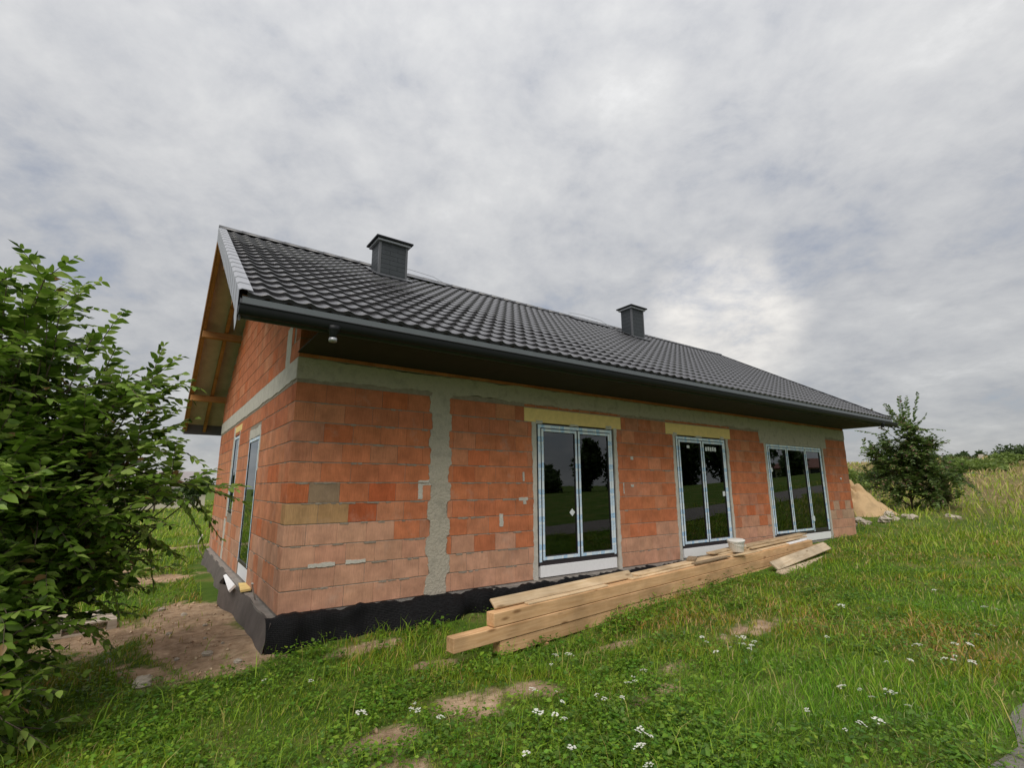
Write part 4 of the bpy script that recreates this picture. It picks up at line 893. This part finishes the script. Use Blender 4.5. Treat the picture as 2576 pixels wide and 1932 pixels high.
for (x, y, h, rx_, lb_) in [(100, 10.6, 5.6, 4.2, 'tallest rounded tree on the skyline by the distant house'), (99, 8.0, 4.6, 3.6, 'rounded skyline tree cut by the right picture edge'), (98, 20.5, 3.9, 4.2, 'broad dark tree mass on the skyline right of the young tree'), (104, 14.9, 5.0, 1.0, 'slim dark conifer above the distant roof'), (104, 17.2, 4.4, .9, 'smaller slim conifer left of the distant roof')]:
    cloud_tree('skyline_tree', x, y, h, rx_, lb_, 'tree', 'trees on the skyline', DG, n=1600, size=.5, trunk=.12)
# behind the house on the left
for i, (x, y, h, rx_, lb_) in enumerate([(-1.0, 46, 3.6, 2.6, 'dark tree far behind, seen between near leaves and the gable corner'), (2.2, 52, 3.4, 2.4, 'distant tree just left of the gable corner'), (-4.5, 55, 4.2, 3.0, 'distant tree hidden behind the near foliage'), (-9, 50, 4.0, 3.0, 'farthest tree behind the near foliage on the left')]):
    cloud_tree('meadow_tree', x, y, h, rx_, lb_, 'tree', 'trees across the rear meadow', DG, n=1500, size=.34, trunk=.10)

# distant houses
def far_house(x, y, w_, d_, eave, ridge, rot, roofc, label, wins=4, hip=False):
    z0 = float(gz(x, y))-.1; root = thing(empty('distant_house', (x, y, z0)), label, 'house'); root.rotation_euler = (0, 0, rot)
    mb = MB(); mb.box((-w_/2, -d_/2, 0), (w_/2, d_/2, eave)); mb.obj('wall', M['farwall'], root)
    o_ = .5; hx = w_/2+o_; hy = d_/2+o_; k = (hx-hy if hip else hx); k = max(k, .5); mb = MB()
    V = [(-hx, -hy, eave), (hx, -hy, eave), (hx, hy, eave), (-hx, hy, eave), (-k, 0, ridge), (k, 0, ridge), (-hx, -hy, eave-.15), (hx, -hy, eave-.15), (hx, hy, eave-.15), (-hx, hy, eave-.15)]
    mb.add(V, [(0, 1, 5, 4), (2, 3, 4, 5), (1, 2, 5), (3, 0, 4), (6, 7, 1, 0), (7, 8, 2, 1), (8, 9, 3, 2), (9, 6, 0, 3), (9, 8, 7, 6)]); rf = mb.obj('roof', M[roofc], root)
    mb = MB(); mb.box((w_*.15, -.3, ridge-1.0), (w_*.15+.5, .3, ridge+.5)); mb.obj('chimney', M['farwall'], rf)
    for s in (-1, 1):
        for i in range(wins):
            cx = -w_/2+w_*(i+.5)/wins; mb = MB(); mb.box((cx-.55, s*d_/2-.03, .9), (cx+.55, s*d_/2+.03, 2.2)); mb.obj('window', M['farpane'], root)
    return root
M['farwall'] = mat('rendered_wall', (.62, .56, .46), .9, .08, 1); M['farroof_red'] = mat('red_brown_roof', (.17, .075, .055), .8, .15, 2); M['farroof_grey'] = mat('grey_roof', (.30, .27, .27), .8, .12, 2); M['farpane'] = mat('dark_pane', (.03, .035, .04), .2)
far_house(103, 13.0, 10, 8, 1.9, 3.6, R(80), 'farroof_grey', 'distant house with pale grey roof peeking over the crest')
far_house(101, 5.6, 9, 8, 2.6, 4.6, R(60), 'farroof_grey', 'distant grey roofed house at the right picture edge')
far_house(-1.2, 62, 9, 7, 2.4, 4.2, R(5), 'farroof_grey', 'pale house far behind, glimpsed through gaps in the near leaves')
# what the patio doors mirror: a bungalow and trees across the road
far_house(80, -29, 14, 10, 2.4, 3.9, R(66), 'farroof_red', 'bungalow with red brown hipped roof mirrored in the three-part door', 5, True)
for i, (x, y, h, rx_, lb_) in enumerate([(36, -42, 3.8, 3.6, 'tree across the road mirrored in the left pane of the first door'), (30, -44, 3.0, 3.8, 'low tree mirrored at the left edge of the first door'), (44.5, -41, 6.8, 2.2, 'tall tree mirrored in the right pane of the first door'), (49, -38, 9.0, 3.8, 'tallest dark tree mirrored beside the first door edge'), (25, -46, 2.4, 3.6, 'low scrub mirrored at the far left of the first door'),
        (52, -31, 9.5, 4.4, 'large dark tree filling the left pane of the middle door reflection'), (57, -30, 10, 4.6, 'large dark tree filling the right pane of the middle door reflection'), (62, -28, 9, 3.8, 'dark tree mirrored between the middle and the three-part door'), (70, -27.5, 4.6, 2.0, 'tree left of the mirrored bungalow'), (40, -45, 3.6, 3.8, 'tree in the gap of the mirrored tree line'), (47, -33, 9, 3.8, 'dark tree at the left of the middle door reflection'), (55, -36, 9, 4.2, 'dark tree in the second row behind the middle door reflection')]):
    cloud_tree('roadside_tree', x, y, h, rx_, lb_, 'tree', 'trees across the road mirrored in the doors', DG, n=3600, size=.62, trunk=.0, lobes=11)

# ------------------------------------------------------------------ soil heap, stones, pallets, base clutter
hv = []; hf = []; nr, na_ = 22, 64
for i in range(nr):
    for j in range(na_):
        q = i/(nr-1); a = 2*math.pi*j/na_; rr = q*(1+.16*math.sin(3*a+1)+.08*math.sin(7*a)); x = 20.6+1.3*rr*math.cos(a); y = 1.9+1.35*rr*math.sin(a)
        z = 1.12*(1-q**1.25)*(1+.12*math.sin(4*a+8*q)+.09*math.sin(9*a-7*q)+.05*math.sin(17*a+21*q)); hv.append((x-20.6, y-1.9, float(gz(x, y))-float(gz(20.6, 1.9))-.06+max(0, z)))
hf = [(i*na_+j, (i+1)*na_+j, (i+1)*na_+(j+1) % na_, i*na_+(j+1) % na_) for i in range(nr-1) for j in range(na_)]
hm = mesh('soil_heap', hv, hf, M['soil_heap'], True)
thing(link('soil_heap', hm, None, (20.6, 1.9, float(gz(20.6, 1.9)))), 'heap of sandy yellow subsoil behind the far house corner', 'soil heap')
def rock(r_, seed):
    q = random.Random(seed); V = []; F = []; n, m_ = 7, 5
    for i in range(m_+1):
        for j in range(n):
            th = math.pi*i/m_; ph = 2*math.pi*j/n+.3*i; k = r_*q.uniform(.72, 1.12); V.append((k*1.25*math.sin(th)*math.cos(ph), k*math.sin(th)*math.sin(ph), k*.72*math.cos(th)))
    F = [(i*n+j, (i+1)*n+j, (i+1)*n+(j+1) % n, i*n+(j+1) % n) for i in range(m_) for j in range(n)]; return mesh('stone', V, F, M['stone'])
rocks = [rock(1, s) for s in range(4)]
stones = [(18.25, .85, .20, 'rounded stone at the toe of the soil heap'), (18.0, .55, .15, None), (19.3, -.35, .17, None), (19.6, -.1, .12, None), (18.6, .2, .22, None), (17.6, 1.0, .16, None), (18.9, .0, .13, None), (20.4, -1.2, .15, None), (17.3, .65, .12, None), (19.9, .5, .2, None), (20.9, -.9, .12, None),
          (-.62, .28, .05, None), (-.9, .35, .028, None), (-.95, 1.4, .035, None), (-1.5, .8, .04, None), (-.55, 1.55, .03, None), (-.38, -.18, .04, None), (-1.2, -.25, .09, None), (-.75, 2.4, .04, None), (-1.0, 3.0, .05, None), (-.6, .9, .02, None), (-.45, .55, .022, None)]
for i, (x, y, r_, lb_) in enumerate(stones):
    far_ = x > 5; o = link('stone', rocks[i % 4], None, (x, y, float(gz(x, y))+r_*.25), (0, 0, i*1.7)); o.scale = (r_, r_, r_)
    thing(o, 'pale stone lying in the weeds around the soil heap' if far_ else 'small pale stone on the bare soil beside the gable', 'stone', 'stones around the soil heap' if far_ else 'stones on the bare soil')
def pallet(x, y, rot, label):
    z = float(gz(x, y)); root = thing(empty('pallet', (x, y, z)), label, 'pallet', 'pallets beside the gable'); root.rotation_euler = (0, 0, rot)
    for i in range(7): mb = MB(); a = -.4+i*.117; mb.box((-.6, a, .122), (.6, a+.088, .144), .002); mb.obj('deck_board', M['pallet'], root)
    for i in range(3):
        for j in range(3): mb = MB(); mb.box((-.6+.55*i, -.4+.352*j, .022), (-.5+.55*i, -.3+.352*j, .10)); mb.obj('block', M['pallet'], root)
        mb = MB(); mb.box((-.6+.55*i, -.4, .101), (-.5+.55*i, .4, .121)); mb.obj('stringer', M['pallet'], root); mb = MB(); mb.box((-.6, -.4+.352*i, 0), (.6, -.3+.352*i, .021)); mb.obj('bottom_board', M['pallet'], root)
    return root
pallet(-2.15, 2.6, R(8), 'weathered slatted pallet on the bare soil under the near foliage'); pallet(-3.0, 9.6, R(-12), 'slatted pallet farther back, behind the near foliage')
# foam shard, conduit and crumbs at the gable foot
mb = MB(); mb.prism([(0, 0), (.11, .05), (.14, .75), (.10, .78)], 2, 0, .035); thing(mb.obj('foam_board_scrap', M['eps'], None, (-.24, 2.05, -.05), (R(4), R(-38), R(3))), 'white foam board scrap stuck behind the dusty sheet at the gable foot', 'foam scrap')
mb = MB(); mb.prism([(0, 0), (.13, -.02), (.16, .5), (.05, .62)], 2, 0, .03); thing(mb.obj('foam_board_scrap', M['yellow'], None, (-.13, 1.85, -.03), (0, R(-6), 0)), 'yellowish crumbled foam piece below the gable door', 'foam scrap')
pts = [(-.03, 1.25, -.04), (-.06, 1.22, .06), (-.10, 1.12, .16), (-.13, .98, .22), (-.14, .84, .235)]
mb = MB(); mb.tube(pts, .010, 8); thing(mb.obj('cable_conduit', M['cable'], None, smooth=True), 'white conduit bending out of the slab at the gable foot', 'conduit')
pts = [(-.22, 6.9, -.1), (-.34, 6.8, .12), (-.36, 6.75, .28), (-.30, 6.7, .42)]
mb = MB(); mb.tube(pts, .012, 8); thing(mb.obj('cable_conduit', M['cable'], None, smooth=True), 'pale conduit curling up near the rear gable corner', 'conduit')
mb = lathe(MB(), [(.001, -.012), (.035, -.01), (.03, .012), (.001, .014)], 12); mb.add([], []); o = mb.obj('wall_lamp_box', M['eps'], house, (15.15, -.014, 1.62), (R(90), 0, 0), True)

# loose clods and crumbs on the bare soil
n = 5000; x, y = rng.uniform(-3.2, 2.4, n), np.concatenate([rng.uniform(-3.2, 9, n//2), rng.uniform(-.6, 3.5, n//2)]); sv_ = soil(x, y); k = (rng.random(n) < np.clip(sv_*1.4-.35, 0, 1)) & ~((x > -.3) & (y > -.2)); x, y = x[k], y[k]; n = len(x)
r_ = .005+.026*rng.random(n)**7; oc = unit(np.array([[1, 0, .1], [-.5, .9, 0], [-.5, -.9, .1], [.1, .1, .75], [0, 0, -.7]])); V = (oc[None]*rng.uniform(.7, 1.2, (n, 5, 1)))*r_[:, None, None]
an = rng.uniform(0, 6.28, n); cs2, sn2 = np.cos(an)[:, None], np.sin(an)[:, None]; V = np.stack([V[..., 0]*cs2-V[..., 1]*sn2, V[..., 0]*sn2+V[..., 1]*cs2, V[..., 2]], -1)+np.stack([x, y, gz(x, y)+r_*.3], 1)[:, None]
F = (np.array([[0, 1, 3], [1, 2, 3], [2, 0, 3], [1, 0, 4], [2, 1, 4], [0, 2, 4]])[None]+(np.arange(n)*5)[:, None, None]).reshape(-1, 3)
o = link('soil_clods', mesh('soil_clods', V.reshape(-1, 3), F, M['clod'], False, np.repeat(palette(n, [(.44, .31, .20), (.54, .41, .28), (.36, .25, .16), (.62, .55, .45)], [4, 3, 3, .5], .2), 5, axis=0))); o['kind'] = 'stuff'; o['label'] = 'loose clods and crumbs scattered on the bare soil'; o['category'] = 'clods'

# ------------------------------------------------------------------ meadow
def meadow_points(n, r0, r1, half, pw):
    r = r0*(r1/r0)**(rng.random(n)**pw); th = math.pi/2-(-YAW)+rng.uniform(-half, half, n); x = CAM[0]+r*np.cos(th); y = CAM[1]+r*np.sin(th); return x, y, np.hypot(x-CAM[0], y-CAM[1])
def allowed(x, y, sfac=1.0):
    ok = ~((x > -.22) & (x < LX+.05) & (y > -.24) & (y < WY+.1)); ok &= ~((x > -.45) & (x < .1) & (y > -.05) & (y < 8))
    s_ = (x-S0.x)*math.cos(SD)+(y-S0.y)*math.sin(SD); t_ = -(x-S0.x)*math.sin(SD)+(y-S0.y)*math.cos(SD)
    ok &= ~((s_ > -.5) & (s_ < 11.4) & (t_ > -.02) & (t_ < .36)); ok &= ~((s_ > .1) & (t_ > .3) & (y < 0) & (x < LX) & (rng.random(len(x)) < .8))
    ok &= ~((x > 8.8) & (x < 11.8) & (y > -1.28+.08*(x-8.8)) & (y < 0))
    edge = -5.46+.05*np.sin(x*1.9)+.05*np.sin(x*5.3); ok &= (y > edge+rng.normal(-.03, .09, len(x))) | (y < -7.4)
    ok &= rng.random(len(x)) > np.clip(soil(x, y)*1.5, 0, .985)*sfac
    ok &= ~(((x-20.6)/1.3)**2+((y-1.9)/1.35)**2 < .7); ok &= ~((x > 16) & (x < 20) & (y > -.2) & (y < 3.2) & (rng.random(len(x)) < .65)); return ok
def patch(x, y): return wob(x*1.1+3, y*1.1)
def blades(x, y, h, wd, lean, cl):
    n = len(x); z = gz(x, y)-.01; B = np.stack([x, y, z], 1); a = rng.uniform(0, 6.283, n); S = np.stack([np.cos(a), np.sin(a), np.zeros(n)], 1)*wd[:, None]*.5
    b = rng.uniform(0, 6.283, n); ld = np.stack([np.cos(b)+.35, np.sin(b), np.zeros(n)], 1)*(lean*h)[:, None]; up = np.array([0, 0, 1.0])
    Mi = B+up*(h*.55)[:, None]+ld*.35; T = B+up*(h*(1-.25*lean))[:, None]+ld
    V = np.stack([B-S, B+S, Mi+S*.8, Mi-S*.8, T], 1).reshape(-1, 3); o = (np.arange(n)*5)[:, None]
    F = np.concatenate([o+np.array([0, 1, 2]), o+np.array([0, 2, 3]), o+np.array([3, 2, 4])], 0); return V, F, np.repeat(cl, 5, axis=0)
parts = []
# short turf near the camera, thinning with distance
x, y, r = meadow_points(250000, 2.3, 24, R(56), .85); ok = allowed(x, y) & (x < 18.5); x, y, r = x[ok], y[ok], r[ok]
pt = patch(x, y); n = len(x)
cl = palette(n, [(.125, .225, .009), (.185, .295, .015), (.265, .335, .03), (.36, .30, .08), (.44, .345, .155)], [4, 4, 2.2, 1.2, .7], .24)
low = wob(x*.45+2, y*.45); cl = cl*np.stack([1+.28*np.clip(low, -1, 1.3), np.ones(n), np.ones(n)], 1)*(1-.10*np.clip(low, -1, 1))[:, None]; dz_ = (low > .75) & (rng.random(n) < .35); cl = np.where(dz_[:, None], palette(n, [(.38, .31, .11), (.46, .36, .17)], [1, 1], .2), cl)
cl = np.where((pt[:, None] > .55) & (rng.random((n, 1)) < .5), cl*np.array([1.35, 1.02, 1.1]), cl)
h = rng.uniform(.03, .095, n)*(1+.45*np.clip(pt, -.8, 1))*(1+.5*(rng.random(n) < .05)); wd = .0055*np.clip(r/4.5, .8, 4.5)*rng.uniform(.7, 1.3, n)
parts.append(blades(x, y, h, wd, rng.uniform(.15, 1.0, n), cl))
# taller rough grass: clumps by the stack, far field and around
x, y, r = meadow_points(120000, 2.5, 75, R(56), .75); ok = allowed(x, y); x, y, r = x[ok], y[ok], r[ok]
tall = np.clip(ss(15.5, 20, x)*ss(-7.5, -4, y), 0, 1); pt = patch(x*.8, y*.8); keep = (rng.random(len(x)) < .13+.87*tall+.25*(pt > .8)*(1-tall)); x, y, r, tall = x[keep], y[keep], r[keep], tall[keep]; n = len(x)
cl = palette(n, [(.19, .27, .05), (.28, .32, .085), (.42, .35, .15), (.52, .41, .22), (.42, .30, .17)], [3, 3, 2.2, 1.6, .8], .2); gmix = palette(n, [(.18, .31, .016), (.26, .39, .03), (.42, .37, .11)], [4, 3, .9], .2)
dryz = (tall > .5) & (rng.random(n) < np.clip(.45+.3*ss(20, 30, x)+.3*wob(x*.25, y*.25), .12, .92)); cl = np.where(dryz[:, None], cl, gmix)
h = np.where(tall > .3, rng.uniform(.06, .20, n)*(.7+.5*ss(24, 40, x)), rng.uniform(.10, .30, n)); wd = .006*np.clip(r/5, .8, 7)*rng.uniform(.7, 1.3, n)
parts.append(blades(x, y, h, wd, rng.uniform(.15, .9, n), cl))
# coarse far sward so that the field does not look bare
x, y, r = meadow_points(60000, 14, 110, R(58), .8); ok = allowed(x, y); x, y, r = x[ok], y[ok], r[ok]; n = len(x); dz = ss(16, 24, x)*ss(-7, -3, y)
cl = palette(n, [(.23, .33, .025), (.32, .39, .045), (.45, .38, .13)], [3, 3, 1.0], .2); cl = np.where((rng.random(n) < dz*.7*ss(20, 36, x))[:, None], palette(n, [(.45, .36, .165), (.54, .42, .21), (.33, .30, .11)], [2, 2, 1], .15), cl)
parts.append(blades(x, y, rng.uniform(.12, .32, n)*(1+.5*dz), .012*np.clip(r/10, 1, 9)*rng.uniform(.7, 1.3, n), rng.uniform(.2, .9, n), cl))
def merge(ps):
    V = np.concatenate([p_[0] for p_ in ps]); o = np.cumsum([0]+[len(p_[0]) for p_ in ps[:-1]]); F = np.concatenate([p_[1]+k for p_, k in zip(ps, o)]); return V, F, np.concatenate([p_[2] for p_ in ps])
V, F, C = merge(parts); o = link('grass', mesh('grass', V, F, M['grass'], False, C)); o['kind'] = 'stuff'; o['label'] = 'short uneven meadow grass in front of the house'; o['category'] = 'grass'
# broad-leaved weeds in clumps
x, y, r = meadow_points(17000, 2.2, 19, R(56), .9); ok = allowed(x, y, 1.15) & (x < 17); x, y, r = x[ok], y[ok], r[ok]; pt = patch(x*.7+5, y*.7)
s_ = -(x-S0.x)*math.sin(SD)+(y-S0.y)*math.cos(SD); nearst = ((s_ > -.55) & (s_ < 0) & (x > 1.5) & (x < 12)) | ((y > -.62) & (y < -.22) & (x > .1) & (x < 2.2) & (rng.random(len(x)) < .6))
k = (rng.random(len(x)) < np.clip(.42+.60*pt+.6*nearst, .04, 1)); x, y, r, nearst = x[k], y[k], r[k], nearst[k]
B, D, Nn, LN, CL = [], [], [], [], []
for cx, cy, cr_, ns in zip(x, y, r, nearst):
    m_ = int(rng.integers(9, 24)); rad = rng.uniform(.05, .15)*(1+.06*cr_); hh = rng.uniform(.05, .16)*(1.5 if ns else 1); a = rng.uniform(0, 6.283, m_); q = rng.random(m_)**.6*rad
    px, py = cx+q*np.cos(a), cy+q*np.sin(a); zz = gz(px, py)+hh*(1-.6*(q/rad))*rng.uniform(.45, 1.1, m_)
    B.append(np.stack([px, py, zz], 1)); D.append(np.stack([np.cos(a)+rng.normal(0, .5, m_), np.sin(a)+rng.normal(0, .5, m_), rng.uniform(-.25, .45, m_)], 1)); Nn.append(np.stack([rng.normal(0, .35, m_), rng.normal(0, .35, m_), np.ones(m_)], 1))
    LN.append(rng.uniform(.018, .046, m_)*rng.choice([.5, .65, .8, .95, 1.15])*(1+.03*cr_)*(1.2 if ns else 1)); base_c = [(.085, .195, .014), (.135, .28, .022), (.205, .35, .035), (.11, .215, .03)][rng.integers(0, 4)]; CL.append(np.array(base_c)*rng.uniform(.65, 1.35, (m_, 1))*np.stack([rng.uniform(.85, 1.25, m_), np.ones(m_), np.ones(m_)], 1))
B, D, Nn, LN, CL = map(np.concatenate, (B, D, Nn, LN, CL)); V, F, C = leaves(B, D, Nn, LN, LN*.72, CL, .12, .12)
o = link('weeds', mesh('weeds', V, F, M['leaf'], False, C)); o['kind'] = 'stuff'; o['label'] = 'low broad leaved weeds growing through the grass'; o['category'] = 'weeds'
# white wildflowers, each a plant of its own
def flower_mesh(kind, seed):
    q = np.random.default_rng(seed); Vv, Ff, Cc = [], [], []; o_ = 0
    heads = 1
    hd = []
    for h_ in range(heads):
        hd.append((q.uniform(-.05, .05), q.uniform(-.05, .05), q.uniform(.16, .25)))
    stem = MB()
    for (hx, hy, hz) in hd: stem.tube([(0, 0, -.03), (hx*.4, hy*.4, hz*.55), (hx, hy, hz)], .0022, 4, False)
    V = [tuple(v) for v in stem.V]; F = list(stem.F); C = [(.08, .12, .03)]*len(V)
    pet = MB()
    for (hx, hy, hz) in hd:
        rr = .020 if kind == 0 else .032
        for i in range(16 if kind else 11):
            a = q.uniform(0, 6.28); d_ = rr*q.random()**.5; cx, cy, cz = hx+d_*math.cos(a), hy+d_*math.sin(a), hz+.010*(1-(d_/rr)**2)+q.uniform(-.002, .003); s = .0075; b = q.uniform(0, 1.5)
            pet.add([(cx+s*math.cos(b+k*1.571), cy+s*math.sin(b+k*1.571), cz+.002*(k % 2)) for k in range(4)], [(0, 1, 2, 3)])
    return (mesh('stem', V, F, M['grass'], False, np.array(C)), mesh('flower_head', pet.V, pet.F, M['dry'], False, np.tile([.74, .74, .66], (len(pet.V), 1))))
fm_ = [flower_mesh(i % 2, i) for i in range(6)]
FL = [(1.52, -3.07), (1.32, -3.1), (1.25, -3.4), (1.07, -3.5), (1.03, -3.58), (1.15, -3.73), (0.98, -3.87), (1.23, -4.32), (1.24, -4.27), (1.28, -4.33), (1.64, -3.67), (1.61, -3.64), (1.65, -3.58), (2.03, -3.51), (1.95, -3.54), (2.02, -3.57), (1.9, -3.6), (1.46, -3.98), (1.47, -4.03), (0.45, -2.64), (0.53, -2.74), (0.51, -2.93), (0.52, -2.84), (1.97, -2.45), (1.97, -2.53), (2.15, -2.62), (3.36, -3.25), (3.3, -3.34), (3.2, -3.47), (3.56, -3.37), (3.47, -3.47), (3.68, -3.4), (3.43, -3.53), (3.42, -3.61), (3.33, -3.68), (3.73, -3.56), (3.72, -3.61), (3.89, -3.3), (5.49, -3.34), (5.56, -3.58), (5.41, -3.73), (4.44, -3.9), (9.74, -3.56), (7.47, -4.04), (6.59, -4.65), (6.46, -4.71), (6.64, -4.71), (6.32, -4.79), (5.87, -4.85), (5.52, -4.87), (4.73, -4.89), (4.73, -4.92), (4.48, -4.87), (4.39, -4.78), (4.39, -4.91), (3.95, -4.63), (4.03, -4.74), (4.1, -5.06), (4.07, -5.11), (3.13, -4.69), (3.01, -4.79), (3.05, -4.92), (2.86, -4.91), (2.94, -5.03), (2.84, -5.01), (2.53, -4.87), (2.53, -4.84), (2.54, -5.0), (2.44, -4.69), (0.09, -2.4), (-0.2, -1.14), (-0.03, -1.44), (0.78, -3.73)]
for i, (fx, fy) in enumerate(FL):
    root = thing(empty('wildflower', (fx, fy, float(gz(fx, fy)))), ('white flower head in the grass in front of the free end of the beam stack' if fx < 1 else 'white flower head in the grass between the beam stack and the picture bottom' if fx < 2.2 else 'white flower head in the clump of daisies below the leaning planks' if fy > -3.7 and fx < 4 else 'white flower head in the grass towards the right picture edge' if fx > 4.2 else 'white flower head in the grass close to the gravel road'), 'flower', 'white wildflowers in the meadow'); root.rotation_euler = (0, 0, i*1.3)
    sc_ = .65+.75*((i*7) % 11)/10; root.scale = (sc_, sc_, .8+.4*((i*5) % 7)/6); root.rotation_euler = (.22*math.sin(i*2.1), .22*math.cos(i*1.7), i*1.3)
    a, b = fm_[i % 6]; link('stem', a, root); link('flower_head', b, root)
sc.cycles.max_bounces = 6; sc.cycles.diffuse_bounces = 3; sc.cycles.glossy_bounces = 3; sc.cycles.transparent_max_bounces = 8
